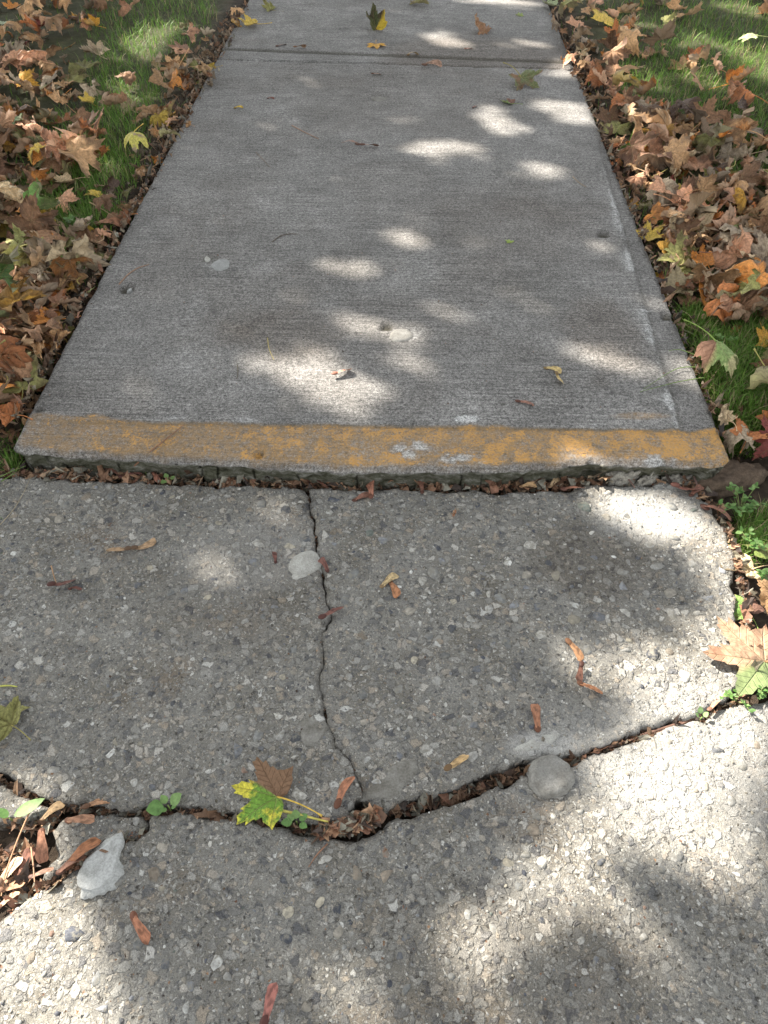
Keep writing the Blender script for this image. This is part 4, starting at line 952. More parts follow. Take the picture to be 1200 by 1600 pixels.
# one mass of broken and buried leaves beneath
def litter_mass():
    V, T, Q, CC, UVS, SD = [], [], [], [], [], []; n0 = 0; r = random.Random(5)
    protos = [leaf_geo(700 + i, ['wavy', 'curled', 'crumpled', 'curled', 'crumpled'][i % 5], mid=True) for i in range(30)]
    def add(x, y, z, size, c, tilt=.45):
        nonlocal n0
        lx, ly, co, tr, qu, _, _ = r.choice(protos); UVS.append(np.stack([lx * .5 + .5, ly * .5 + .5], -1)); SD.append(np.full(len(co), r.uniform(0, 90))); M = np.array(Euler((r.gauss(0, tilt), r.gauss(0, tilt), r.uniform(0, 6.28))).to_matrix())
        v = (co * size) @ M.T; v[:, 2] -= v[:, 2].min(); v += np.array([x, y, z]); V.append(v); T.append(np.array(tr) + n0); Q.append(np.array(qu) + n0); n0 += len(v)
        CC.append(np.repeat(np.array([c]), len(v), 0))
    names, wts = STCOL['l']
    k = 0; t = 0
    while k < 2300 and t < 40000:
        t += 1; left = r.random() < .5; px = r.uniform(-200, 400) if left else r.uniform(850, 1400); py = r.uniform(-120, 740)
        if r.random() > (py + 330) / 1000 * 1.2 + .1: continue
        x, y = G(px, py, .03); 
        if y < 1.19: continue
        d = outd(x, y)
        if d < .004 or r.random() > (lit_density(px, py) - .2): continue
        edge = d < .05; s_ = r.uniform(.02, .045) if edge else r.uniform(.03, .085)
        if r.random() < .25: s_ = r.uniform(.012, .03)
        c = C[r.choices(names, wts)[0]]; kk = r.uniform(.35, 1.35); c = tuple(v * kk for v in c)  # dark end of the range puts shade between leaves into the colour
        z = float(gz(x, y)) + r.uniform(-.012, .018); add(x, y, z, s_, c, .6 if edge else .4); k += 1
    me = mesh_np('leaf_litter', np.concatenate(V), tris=np.concatenate(T), quads=np.concatenate(Q)); cattr(me, 'col', np.concatenate(CC)); fattr(me, 'seed', np.concatenate(SD))
    uv = me.uv_layers.new(name='flat'); li = np.zeros(len(me.loops), np.int32); me.loops.foreach_get('vertex_index', li); uv.data.foreach_set('uv', np.concatenate(UVS)[li].ravel().astype(np.float32))
    tag(obj('leaf_litter', me, M_MASS), 'buried and broken brown leaves under the fallen maple leaves', 'leaf litter', kind='stuff')
litter_mass()

# small flakes, grit and chaff: in the joint, the cracks and along the slab edges
def flakes():
    r = np.random.default_rng(9); V, T, CC = [], [], []; n0 = 0
    cols = np.array([(.20, .11, .065), (.30, .17, .10), (.12, .07, .045), (.40, .25, .15), (.26, .13, .08), (.07, .05, .04), (.34, .20, .12), (.16, .14, .10), (.30, .28, .22)])
    def add(x, y, z, s, c, t=.5, asp=1.0):
        nonlocal n0
        k = 6; a = np.sort(r.uniform(0, 6.28, k)); rr = s * r.uniform(.5, 1.0, k); p = np.stack([rr * np.cos(a) * asp, rr * np.sin(a), r.normal(0, .22 * s, k)], -1)
        p = np.concatenate([[[0, 0, r.normal(0, .25 * s)]], p]); M = np.array(Euler((r.normal(0, t), r.normal(0, t), r.uniform(0, 6.28))).to_matrix()); p = p @ M.T; p[:, 2] -= p[:, 2].min()
        V.append(p + np.array([x, y, z])); T.append(np.array([(0, 1 + i, 1 + (i + 1) % k) for i in range(k)]) + n0); n0 += k + 1; CC.append(np.repeat(c[None], k + 1, 0))
    def along(pts, wpx, n, z0, z1, s0, s1, dark=1.0):
        P = np.array(pts, float); L = np.r_[0, np.cumsum(np.linalg.norm(np.diff(P, axis=0), axis=1))]
        for _ in range(n):
            t = r.uniform(0, L[-1]); px = np.interp(t, L, P[:, 0]); py = np.interp(t, L, P[:, 1]) + r.uniform(-1, 1) * (wpx if not callable(wpx) else wpx(px))
            x, y = G(px, py, 0); c = cols[r.integers(len(cols))] * r.uniform(.6, 1.15) * dark
            add(x, y, r.uniform(z0, z1), r.uniform(s0, s1), c, .5, r.choice([1, 1, 2.2, .4]))
    along([(0, 738), (230, 745), (480, 752), (700, 757), (860, 755), (960, 745), (1090, 752)], 8, 1900, -.022, -.001, .003, .013)
    along([(1090, 752), (1125, 800), (1150, 860), (1165, 930), (1170, 1010), (1180, 1070)], 14, 350, -.014, -.001, .003, .012)
    along(crackV, 1.5, 420, -.024, -.008, .002, .005, .8)
    along([(575, 1262), (640, 1258), (700, 1242), (760, 1221), (820, 1202), (900, 1184), (1000, 1148), (1070, 1124), (1140, 1100), (1170, 1085)], 6, 1000, -.028, -.011, .003, .010, .58)
    along([(-40, 1200), (60, 1248), (150, 1262), (240, 1265), (350, 1270), (430, 1282), (500, 1297), (580, 1280)], 6, 900, -.027, -.011, .003, .010, .6)
    along([(500, 1292), (530, 1293), (575, 1282), (590, 1272)], 10, 170, -.012, -.002, .005, .013, 1.35)
    along([(0, 1275), (60, 1290), (90, 1268)], 5, 120, -.026, -.010, .003, .009)
    along([(-40, 1400), (20, 1370), (60, 1390), (110, 1360), (170, 1322), (222, 1296)], 9, 260, -.024, -.008, .003, .010, 1.0)
    along([(-60, 1350), (-20, 1350), (40, 1340), (20, 1400)], 26, 260, -.026, -.010, .003, .014, 1.1)
    # beside the raised walk
    for p, q, sg in ((L0, L1, -1), (R0, R1, 1)):
        nrm = np.array([(q - p)[1], -(q - p)[0]]) / np.linalg.norm(q - p) * sg
        for _ in range(2200 if sg < 0 else 1100):
            t = r.uniform(0, 1.35); oo = r.normal(.008 + .012 * (t > .6), .028); oo = max(oo, (-.045 if t > (.45 if sg < 0 else .95) else -.008) * r.random() * (r.random() < .3)); b_ = p + (q - p) * t + nrm * oo; z = (float(gz(b_[0], b_[1])) + r.uniform(0, .02)) if oo > 0 else ZR + .009
            add(b_[0], b_[1], min(z, .05) if oo > 0 else ZR + .0005, r.uniform(.003, .013), cols[r.integers(len(cols))] * r.uniform(.3, .9), .8, r.choice([1, 2.2, .45]))
    # crumbs scattered over the concrete
    for _ in range(900):
        px, py = r.uniform(0, 1200), r.uniform(0, 1600); z = ZR if py < 640 else 0
        x, y = G(px, py, z)
        if z == ZR and outd(x, y) > -.01: continue
        if 640 < py < 780: continue
        add(x, y, z + .0006, r.uniform(.001, .003), cols[r.integers(len(cols))] * r.uniform(.3, .9), .3)
    me = mesh_np('leaf_crumbs', np.concatenate(V), tris=np.concatenate(T), smooth=False); cattr(me, 'col', np.concatenate(CC))
    tag(obj('leaf_crumbs', me, M_LITTER), 'brown leaf crumbs and chaff filling the joint, the cracks and slab edges', 'leaf crumbs', kind='stuff')
flakes()

# ------------------------------------------------------------------ maple seeds
def wing_mesh(seed, double=True, twist=.3, single_nut=True, spread=160):
    r = np.random.default_rng(seed); V, Q, T, UV = [], [], [], []; n0 = 0
    arms = [0, R(spread)] if double else [0]
    for ai, a in enumerate(arms):
        ns, nw = 14, 4; s = np.linspace(0, 1, ns); top = np.interp(s, [0, .12, .3, .6, .85, .96, 1], [.0, .08, .12, .22, .26, .20, .03]); bot = -np.interp(s, [0, .12, .3, .6, .85, .96, 1], [.0, .09, .08, .08, .10, .06, .0])
        curve = r.uniform(-.35, .35); zc = r.uniform(-.25, .35) * twist; tw = r.uniform(-1, 1) * twist * 2
        flip = -1 if ai else 1
        for i in range(ns):
            for j in range(nw + 1):
                w_ = bot[i] + (top[i] - bot[i]) * j / nw; x = s[i]; y = (w_ + curve * s[i] ** 2 * .5) * flip
                z = zc * math.sin(s[i] * 3.1) + w_ * tw * s[i] + .012 * math.sin(j * 2 + i * .8) + .02 * r.normal() * .5
                ca, sa = math.cos(a), math.sin(a); V.append((x * ca - y * sa, x * sa + y * ca, z)); UV.append((s[i], w_ * 2 + .5))
        for i in range(ns - 1):
            for j in range(nw):
                q_ = n0 + i * (nw + 1) + j; Q.append((q_, q_ + nw + 1, q_ + nw + 2, q_ + 1))
        n0 = len(V)
    V = np.array(V); me = mesh_np('wing', V, quads=Q); uv = me.uv_layers.new(name='flat'); li = np.zeros(len(me.loops), np.int32); me.loops.foreach_get('vertex_index', li)
    uv.data.foreach_set('uv', np.array(UV)[li].ravel().astype(np.float32)); me.materials.append(M_SEED)
    nv, nf = ico(2); nuts = []
    for a in arms: nuts.append(nv * np.array([.17, .115, .055]) @ np.array([[math.cos(a), math.sin(a), 0], [-math.sin(a), math.cos(a), 0], [0, 0, 1]]) + np.array([.12 * math.cos(a), .12 * math.sin(a), .012]))
    nm = mesh_np('seed', np.concatenate(nuts), tris=np.concatenate([nf + k * len(nv) for k in range(len(nuts))])); nm.materials.append(M_SEED)
    P = LeafProto(); P.me, P.nm, P.co = me, nm, V; return P
WD = [wing_mesh(30 + i, True, .5, spread=sp) for i, sp in enumerate((165, 175, 150, 135, 185, 110))]
WS = [wing_mesh(60 + i, False, .6) for i in range(7)]
def samara(px, py, size, rz, col, label, double=None, rx=0, ry=0, z=None, i=None, group=None):
    double = False if double is None else double; zz = surf_z(px, py) if z is None else z; x, y = G(px, py, zz)
    P = (WD if double else WS)[(i if i is not None else random.randint(0, 99)) % (6 if double else 7)]
    o = bpy.data.objects.new('maple_seed', P.me); COL.objects.link(o); M = np.array(Euler((R(rx), R(ry), R(rz))).to_matrix()); v = (P.co * size) @ M.T
    c = (v.max(0) + v.min(0)) / 2
    o.rotation_euler = (R(rx), R(ry), R(rz)); o.scale = (size,) * 3; o.location = (x - c[0], y - c[1], zz + .0008 - v[:, 2].min()); o.color = (*(C[col] if isinstance(col, str) else col), 1)
    n_ = bpy.data.objects.new('seed', P.nm); COL.objects.link(n_); n_.parent = o; cc = o.color; n_.color = (cc[0] * .42, cc[1] * .38, cc[2] * .38, 1)
    tag(o, label, 'maple seed', group); return o
RB = (.26, .125, .085); RD = (.20, .085, .065); TN = (.46, .30, .17)
S = samara
S(207, 856, .045, 12, TN, 'light tan double maple seed alone on the old slab', True, i=1)
S(103, 915, .048, 20, RD, 'reddish maple seed with a stalk at the left of the old slab', i=0)
S(118, 922, .024, -10, RD, 'short dark seed wing tucked under the reddish stalked seed', i=3)
S(429, 872, .026, 92, RD, 'short dark red wing left of the mortar plug', i=2)
S(609, 908, .040, 40, (.62, .46, .24), 'cream wing leaning over a rusty wing on the old slab', i=1)
S(617, 922, .040, -78, (.42, .19, .09), 'rusty wing beneath the cream wing', i=2)
S(519, 960, .046, 20, RD, 'dark red maple seed lying across the thin crack', i=4)
S(505, 884, .036, 110, RD, 'curled red seed in the crack beside the mortar plug', i=3)
S(899, 1018, .045, -62, (.45, .24, .12), 'bicolour tan and brown maple seed on the old slab', i=5)
S(903, 1055, .036, -110, (.26, .12, .08), 'dark wing continuing below the bicolour seed', i=0)
S(922, 1080, .040, -40, (.48, .22, .11), 'rusty wing with orange end below the bicolour seed', i=6)
S(838, 1122, .046, 85, (.44, .20, .11), 'upright rusty seed wing above the rounded cobble', i=1)
S(713, 1195, .042, 35, (.60, .40, .19), 'golden tan seed wing between the two cobbles', i=0)
S(222, 1452, .046, -55, (.42, .18, .10), 'large rusty wing on the nearest slab below the white stone', i=2, rx=15)
S(424, 1572, .046, 65, (.38, .15, .12), 'reddish brown seed at the bottom edge of the photo', i=4)
S(535, 585, .046, 15, (.55, .27, .18), 'pink salmon seed in the sunlit spot on the raised slab', i=4)
S(864, 580, .040, -30, (.62, .46, .20), 'yellow tan maple seed on the raised slab', i=1)
S(874, 596, .036, -75, (.62, .46, .20), 'pale yellow wing below the yellow tan seed', i=0)
S(820, 632, .040, -15, (.32, .15, .10), 'brown seed just above the painted lip', i=5)
S(125, 493, .030, 80, (.62, .33, .22), 'small salmon wing near the left slab edge', i=3)
S(145, 456, .030, 60, (.46, .48, .2), 'pale green single wing near the left slab edge', i=4)
S(373, 169, .034, 0, (.62, .42, .06), 'yellow winged seed on the far left of the raised slab', i=1)
S(563, 230, .062, 2, (.30, .17, .12), 'flat brown double seed high on the raised slab', True, i=0)
S(423, 155, .03, -20, RD, 'tiny red scrap wing in upper part of the raised slab', i=1)
S(675, 104, .080, -4, (.40, .24, .16), 'brown curled wing lying over the straight joint', i=2, ry=5)
S(645, 87, .05, 5, (.62, .42, .2), 'amber scrap wing beyond the straight joint', i=3)
S(469, 77, .055, 12, (.5, .30, .18), 'tan wing beside the straight joint on the far slab', i=4)
S(440, 72, .05, 40, (.26, .15, .11), 'brown wing left of the tan wing on the far slab', i=5)
S(588, 117, .04, -10, (.36, .18, .1), 'little brown wing just below the straight joint', i=5)
S(660, 78, .03, 10, RB, 'tiny brown wing behind the amber scrap wing', i=5) if False else None
S(732, 77, .035, 10, (.48, .22, .14), 'tiny salmon wing in the far slab sun patch', i=5)
S(742, 168, .03, 60, RD, 'tiny dark red wing left of small green leaf', i=5)
S(170, 352, .085, -8, (.44, .22, .13), 'long rust wing reaching from the grass onto the slab', i=1)
S(168, 368, .060, 3, (.52, .30, .17), 'tan wing below the long rust wing at the slab edge', i=3)
S(165, 300, .065, -30, (.45, .27, .16), 'thin tan wing on the left slab edge in the grass', i=6)
S(215, 280, .05, 80, RB, 'brown wing hanging at the slab edge under the wilted leaf', i=2)
# in the joint
J = [(95, 738, .040, 5, 'grey', 'grey-brown wing at left end of the joint'), (125, 740, .034, 80, 'grey', 'crumpled tan wing in the joint near its left end'), (172, 738, .055, -12, RB, 'long rusty wing in the joint left of the sprout'),
     (205, 742, .045, 5, RD, 'brown wing right of the long rusty wing in the joint'), (245, 748, .034, -65, (.40, .18, .12), 'reddish wing hanging over the slab by the sprout'), (353, 731, .040, 8, (.52, .42, .22), 'pale olive oval wing in the joint'),
     (405, 738, .040, 60, RB, 'brown upright wing in the joint'), (470, 730, .045, -25, (.42, .19, .10), 'folded rusty leaf-like wing above the thin crack'), (482, 752, .034, -75, RB, 'rusty wing pointing into the thin crack'),
     (505, 760, .030, -60, RB, 'small rusty wing beside the pebble'), (545, 752, .045, -28, (.44, .22, .14), 'tan wing crossing the wing cluster in the joint'), (578, 770, .048, 80, (.38, .17, .11), 'upright rusty wing of the cluster in the joint'),
     (566, 778, .038, 20, RB, 'lower rusty wing of the cluster in the joint'), (600, 750, .040, 35, (.60, .42, .22), 'golden wing at the right of the cluster'), (582, 748, .036, -70, RD, 'dark wing on top of the cluster'), (658, 762, .035, 85, RB, 'dark brown wing left of the white pebble'),
     (757, 748, .026, 65, (.5, .3, .17), 'short tan wing right of the white pebble'), (815, 748, .055, 2, (.26, .12, .1), 'purplish brown wing under the painted lip'), (825, 760, .034, 0, (.55, .35, .18), 'orange tan wing below the purplish one'),
     (866, 755, .034, 40, (.6, .42, .24), 'cream scrap wing in the joint'), (893, 767, .045, -5, RB, 'rusty brown wing on the slab under the lip'), (906, 740, .03, 55, (.58, .4, .22), 'cream narrow wing left of the rubble'), (1015, 734, .04, 5, (.48, .3, .16), 'tan wing above the rubble'),
     (1060, 742, .045, 0, (.5, .32, .16), 'tan wing at the right end of the joint'), (1068, 770, .055, -8, (.40, .18, .13), 'salmon brown wing right of the rubble on the slab'), (1088, 768, .040, 35, RB, 'brown wing crossing the salmon brown wing'),
     (1120, 805, .060, -45, RB, 'long rusty wing along the curved slab end'), (1098, 780, .03, 0, (.5, .32, .18), 'tan scrap wing by the curved slab end')]
for (px, py, sz, rz, c, lab) in J: S(px, py, sz, rz, c, lab, z=(-.004 if py < 756 else .0015))
# lower left corner and the wide crack
K = [(126, 1282, .040, -5, (.42, .22, .13), 'rust veined wing on the loose slab piece'), (155, 1255, .040, 20, (.55, .30, .16), 'orange curled wing in the crack above the loose piece'), (70, 1325, .046, -80, (.42, .20, .12), 'upright rusty wing left of the loose piece'),
     (44, 1350, .042, 78, (.34, .16, .11), 'brown upright wing beside the rusty one'), (132, 1333, .054, 40, (.40, .17, .08), 'long glossy rust wing beside the white stone'), (115, 1350, .040, 30, (.3, .15, .1), 'dull brown wing under the glossy rust wing'),
     (20, 1365, .045, 60, (.60, .40, .26), 'cream pink wing near the photo edge'), (15, 1408, .032, 50, (.56, .33, .2), 'pinkish wing lowest in the left corner'), (84, 1268, .035, 40, (.48, .32, .17), 'tan wing at the wedge tip'), (68, 1365, .03, 10, (.34, .2, .14), 'broad brown scrap wing at the corner litter'),
     (540, 1240, .050, 70, (.46, .20, .11), 'curled rusty wing above the crumb heap'), (522, 1296, .035, 10, (.46, .25, .15), 'tan wing in the crumb heap'), (585, 1275, .025, 30, (.5, .22, .12), 'small orange wing at the cobble foot'), (22, 1385, .034, 20, (.5, .28, .16), 'salmon wing near the slab tip'),
     (560, 1290, .035, 150, (.38, .2, .12), 'brown wing at the right of the crumb heap'), (1112, 1105, .03, 30, (.46, .25, .16), 'tan scrap wing near the largest leaf')]
for (px, py, sz, rz, c, lab) in K: S(px, py, sz, rz, c, lab, z=-.004 if lab.split()[0] not in ('rust', 'curled') else .002, rx=random.uniform(-15, 15))

# ------------------------------------------------------------------ twigs and stalks
def twig(pts, rad, c, label, name='twig', z=None, cat='twig', par=None, zoff=None):
    W = []
    for i, p in enumerate(pts):
        zz = (z if z is not None else surf_z(p[0], p[1])) + rad + (zoff[i] if zoff else 0); x, y = G(p[0], p[1], zz); W.append((x, y, zz))
    W = np.array(W); t = np.linspace(0, 1, len(W)); tt = np.linspace(0, 1, len(W) * 4)
    # smooth through the marks
    Q_ = np.stack([np.interp(tt, t, W[:, k]) for k in range(3)], -1)
    for _ in range(3): Q_[1:-1] = (Q_[:-2] + 2 * Q_[1:-1] + Q_[2:]) / 4
    c0 = Q_.mean(0); c0[2] = Q_[:, 2].min() - rad
    v, q_ = tube(Q_ - c0, rad * np.interp(tt, [0, .5, 1], [1.1, .9, .6]), 6); me = mesh_np(name, v, quads=q_); o = obj(name, me, M_STEM, par); o.location = c0
    o.color = (*c, 1)
    if not par: tag(o, label, cat)
    return o
tw = twig([(210, 728), (235, 705), (262, 684), (287, 664)], .0016, (.22, .12, .07), 'thin brown twig leaning across the painted lip with a small dark leaf', z=ZR - .004, zoff=[-.03, 0, .003, .005])
twig([(186, 444), (200, 428), (216, 418), (233, 413)], .0014, (.28, .17, .11), 'curved thin stalk next to the small pit in the raised slab')
twig([(425, 378), (438, 368), (452, 365), (466, 366)], .0012, (.10, .08, .06), 'short dark bent stalk in the middle of the raised slab')
twig([(418, 528), (420, 545), (428, 562)], .0012, (.32, .26, .10), 'greenish hooked stalk above the large sunlit patch')
twig([(456, 196), (475, 206), (498, 217)], .0013, (.32, .18, .11), 'thin red-brown stalk high on the raised slab')
twig([(895, 276), (905, 286), (916, 292)], .0010, (.28, .2, .12), 'fine tan stalk near the right tooled line')
twig([(400, 238), (412, 250), (422, 262)], .0009, (.2, .14, .1), 'very fine stalk on the raised slab below the yellow seed')
twig([(371, 570), (372, 582), (370, 592)], .0010, (.12, .10, .07), 'tiny dark stalk left of the big sunlit patch')
twig([(80, 884), (84, 900), (89, 914)], .0010, (.36, .22, .12), 'short stalk standing up from the reddish seed')
twig([(50, 1260), (28, 1310), (6, 1370), (2, 1400)], .0012, (.36, .2, .11), 'long reddish stalk in the corner litter', z=.004)
twig([(48, 1318), (52, 1350), (54, 1378)], .0012, (.34, .2, .12), 'straight stalk between two corner wings', z=.004)
twig([(512, 1318), (495, 1335), (482, 1355)], .0011, (.24, .13, .08), 'fine root-like stalk below the crumb heap', z=-.003)
twig([(975, 742), (985, 752), (992, 762)], .0022, (.16, .1, .08), 'stub of dark twig poking out by the rubble', z=.002)
twig([(1083, 742), (1087, 752), (1092, 764)], .0026, (.17, .11, .09), 'thick stub twig at the right end of the joint', z=.002)
twig([(0, 1072), (14, 1071), (27, 1073)], .0016, (.42, .42, .10), 'yellow-green leaf stalk at the left photo edge', z=.001)
twig([(437, 1266), (465, 1272), (492, 1279), (513, 1284)], .0020, (.48, .42, .10), 'long yellow stalk of the yellow-green leaf', z=.003)
twig([(0, 820), (22, 796), (38, 768), (48, 745)], .0007, (.36, .3, .2), 'hair-thin dry straw near the left of the old slab', z=.001)
twig([(312, 95), (308, 115), (318, 140)], .0012, (.36, .25, .16), 'arched stalk at the far left slab edge', z=.06)
twig([(140, 316), (155, 324), (178, 338)], .0014, (.40, .27, .15), 'straight tan stalk at the left edge of the slab', z=.058)
for pp, q in (([(1000, 1150), (1040, 1137), (1070, 1127)], 'upper'), ([(1010, 1153), (1050, 1138), (1085, 1122)], 'lower'), ([(930, 1172), (960, 1165), (1000, 1152)], 'leftmost')):
    twig(pp, .0028, (.13, .075, .055), f'{q} of the dark twigs lying along the wide crack', z=-.012)
SL = {}
def stalk_label(h, px, py):
    for q in ('thin bare stalk', 'second bare stalk', 'third bare stalk', 'fourth bare stalk'):
        l = f'{q} on the litter near the {h}'
        if l not in SL: SL[l] = 1; return l
for i in range(26):     # leaf stalks caught in the litter
    px, py = rl.choice([(rl.uniform(0, 210), rl.uniform(60, 640)), (rl.uniform(980, 1190), rl.uniform(100, 560))]); x, y = G(px, py, .05)
    if outd(x, y) < .02: continue
    a = rl.uniform(0, 6.28); l = rl.uniform(15, 32); cu = rl.uniform(-10, 10)
    near = min([h for h in HEROES if h[2]], key=lambda h: (h[0] - px) ** 2 + (h[1] - py) ** 2)
    twig([(px, py), (px + l * .5 * math.cos(a) + cu, py + l * .4 * math.sin(a)), (px + l * math.cos(a), py + l * .8 * math.sin(a))], .0012, rl.choice([(.42, .28, .16), (.44, .36, .12), (.3, .16, .1)]), stalk_label(near[2], px, py), z=float(gz(x, y)) + .045)

# ------------------------------------------------------------------ grass
def grass(name, spots_, label, seed):
    """spots_: list of x, y, n, length, spread"""
    r = np.random.default_rng(seed); n = len(spots_); S_ = np.array(spots_)
    x, y, ln = S_[:, 0], S_[:, 1], S_[:, 2] * r.uniform(.5, 1.25, n); z = gz(x, y) - .004
    a = r.uniform(0, 6.283, n); lean = np.abs(r.normal(.5, .35, n)) + .1; wd = r.uniform(.0005, .0017, n) * (1 + .4 * (ln > .06))
    d = np.stack([np.cos(a), np.sin(a)], -1); pr = np.stack([-np.sin(a), np.cos(a)], -1)
    ts = [0, .35, .7, 1.0]; V = np.zeros((n, 7, 3)); 
    for i, t in enumerate(ts):
        out = ln * lean * t ** 1.7 * .9; up = ln * (t - .42 * np.minimum(lean, 1.5) * t ** 2) * .92
        cx_, cy_, cz = x + d[:, 0] * out, y + d[:, 1] * out, z + up
        w_ = wd * (1 - t * .75)
        if i < 3:
            V[:, 2 * i] = np.stack([cx_ - pr[:, 0] * w_, cy_ - pr[:, 1] * w_, cz], -1); V[:, 2 * i + 1] = np.stack([cx_ + pr[:, 0] * w_, cy_ + pr[:, 1] * w_, cz], -1)
        else: V[:, 6] = np.stack([cx_, cy_, cz], -1)
    b_ = np.arange(n)[:, None] * 7
    Q_ = np.concatenate([b_ + np.array([[0, 1, 3, 2]]), b_ + np.array([[2, 3, 5, 4]])]); T_ = b_ + np.array([[4, 5, 6]])
    g = r.random(n); base = np.where(g[:, None] < .72, np.array([[.115, .22, .035]]), np.where(g[:, None] < .86, np.array([[.20, .29, .065]]), np.array([[.34, .28, .15]])))
    base = base * r.uniform(.65, 1.3, (n, 1)); cc = np.repeat(base[:, None], 7, 1)
    me = mesh_np(name, V.reshape(-1, 3), tris=T_, quads=Q_); cattr(me, 'col', cc.reshape(-1, 3)); return tag(obj(name, me, M_GRASS), label, 'grass', kind='stuff')
def grass_spots(x0, x1, n, seed):
    r = np.random.default_rng(seed); out = []
    px = r.uniform(x0, x1, n * 6); py = r.uniform(-150, 860, n * 6); k = r.random(n * 6); d0 = ell(px, py, GR) + .06
    ok = (k < d0) & (r.random(n * 6) < np.clip((py + 400) / 900, .15, 1)) 
    for a, b_ in zip(px[ok], py[ok]):
        x, y = G(a, b_, .02)
        if y > 1.17 and outd(x, y) < .006: continue
        if y <= 1.17 and not (b_ > 775 and a > 1160) and not (a < 20): continue
        out.append((x, y, .055 if b_ < 400 else .05)); 
        if len(out) >= n: break
    return out
grass('grass', grass_spots(-250, 340, 26000, 1), 'thin green lawn grass between fallen leaves beside the left slab edge', 1)
grass('grass', grass_spots(860, 1500, 30000, 2), 'green and straw lawn grass between leaves right of the walk', 2)
# a few long single blades reaching over the slab
for pts, lab in (([(1100, 590), (1060, 596), (1000, 612)], 'upper of the thin blades crossing the right tooled line'), ([(1110, 575), (1060, 572), (1005, 608)], 'lower of the thin blades crossing the right tooled line'), ([(0, 745), (22, 735), (40, 728)], 'green blade over the slab corner at the left'), ([(2, 752), (25, 738), (32, 722)], 'second green blade over the left slab corner'), ([(1100, 560), (1062, 545), (1045, 548)], 'short blade touching the right slab edge')):
    o = twig(pts, .0009, (.13, .2, .05), lab, 'grass_blade', z=ZR + .004 if pts[0][0] > 500 else .01, cat='grass blade')

# ------------------------------------------------------------------ little plants
def leaflet(L_, W_, n=8):
    t = np.linspace(0, 1, n); w_ = W_ * np.sin(np.pi * t ** .8) ** .8; V = []; Q_ = []
    for i in range(n): V += [(-w_[i], t[i] * L_, .12 * w_[i]), (0, t[i] * L_, 0), (w_[i], t[i] * L_, .12 * w_[i])]
    for i in range(n - 1):
        for k in range(2): Q_.append((3 * i + k, 3 * i + k + 1, 3 * i + k + 4, 3 * i + k + 3))
    return np.array(V), Q_
LFM = {}
def plant(px, py, z, leaves, label, cat='weed', h=.012, seed=0):
    """leaves: (angle, length, width, tilt up)"""
    x, y = G(px, py, z + h); e = bpy.data.objects.new('weed', None); COL.objects.link(e); e.location = (x, y, z); e.empty_display_size = .01; tag(e, label, cat)
    r = random.Random(seed)
    for (a, l, w_, up, c) in leaves:
        v, q_ = leaflet(1.0, w_ / l); key = round(w_ / l, 1)
        if key not in LFM:
            v, q_ = leaflet(1.0, key); me = mesh_np('leaf', v, quads=q_); me.materials.append(M_WLEAF); LFM[key] = me
        o = bpy.data.objects.new('leaf', LFM[key]); COL.objects.link(o); o.parent = e; st = r.uniform(.002, .006)
        o.scale = (l,) * 3; o.rotation_euler = (R(up), 0, R(a)); o.color = (*c, 1); o.location = (-math.sin(R(a)) * st, math.cos(R(a)) * st, h * r.uniform(.7, 1.1))
    v, q_ = tube(np.array([[0, 0, -.012], [0, .001, 0], [0, 0, h]]), .0011); s_ = obj('stem', mesh_np('stem', v, quads=q_), M_STEM, e); s_.color = (.16, .22, .06, 1)
    return e
M_WLEAF = mat_simple('green_weed_leaf', (.1, .2, .05), .5, .25, objcol=True)
g1, g2, g3_ = (.13, .24, .07), (.19, .30, .10), (.24, .36, .14)
plant(262, 1258, -.004, [(110, .024, .011, 15, g1), (-55, .022, .009, 30, g2), (40, .014, .006, 25, g2), (-100, .008, .004, 20, g1), (150, .008, .004, 10, g1)], 'round-leaved sprout growing from the crack left of yellow leaf')
plant(463, 1283, -.006, [(100, .016, .006, 10, g1), (10, .013, .006, 30, g2), (-60, .014, .006, 15, g1), (-120, .013, .005, 10, g1), (60, .012, .005, 15, g2)], 'small dark green sprout under the yellow stalk in the crack')
plant(262, 748, -.004, [(150, .013, .006, 10, g2), (30, .012, .005, 30, g2), (-70, .012, .005, 10, g2)], 'tiny three-leaved sprout in the joint below the twig')
plant(225, 730, .002, [(20, .014, .006, 40, g3_), (-50, .010, .005, 20, g3_)], 'pale sprout in the joint beside the twig foot')
plant(1097, 1120, -.006, [(10, .012, .005, 50, g3_), (-60, .010, .004, 40, g3_), (70, .009, .004, 40, g3_)], 'tiny lime sprout in the wide crack near the largest leaf')
plant(15, 1278, -.006, [(-60, .045, .009, 8, g2), (60, .02, .007, 20, g1)], 'slim green leafy weed at the left photo edge')
def bushy(px, py, z, n, rad, label, seed, L_=.012):
    r = random.Random(seed); return plant(px, py, z, [], label) if n == 0 else _bushy(px, py, z, n, rad, label, r, L_)
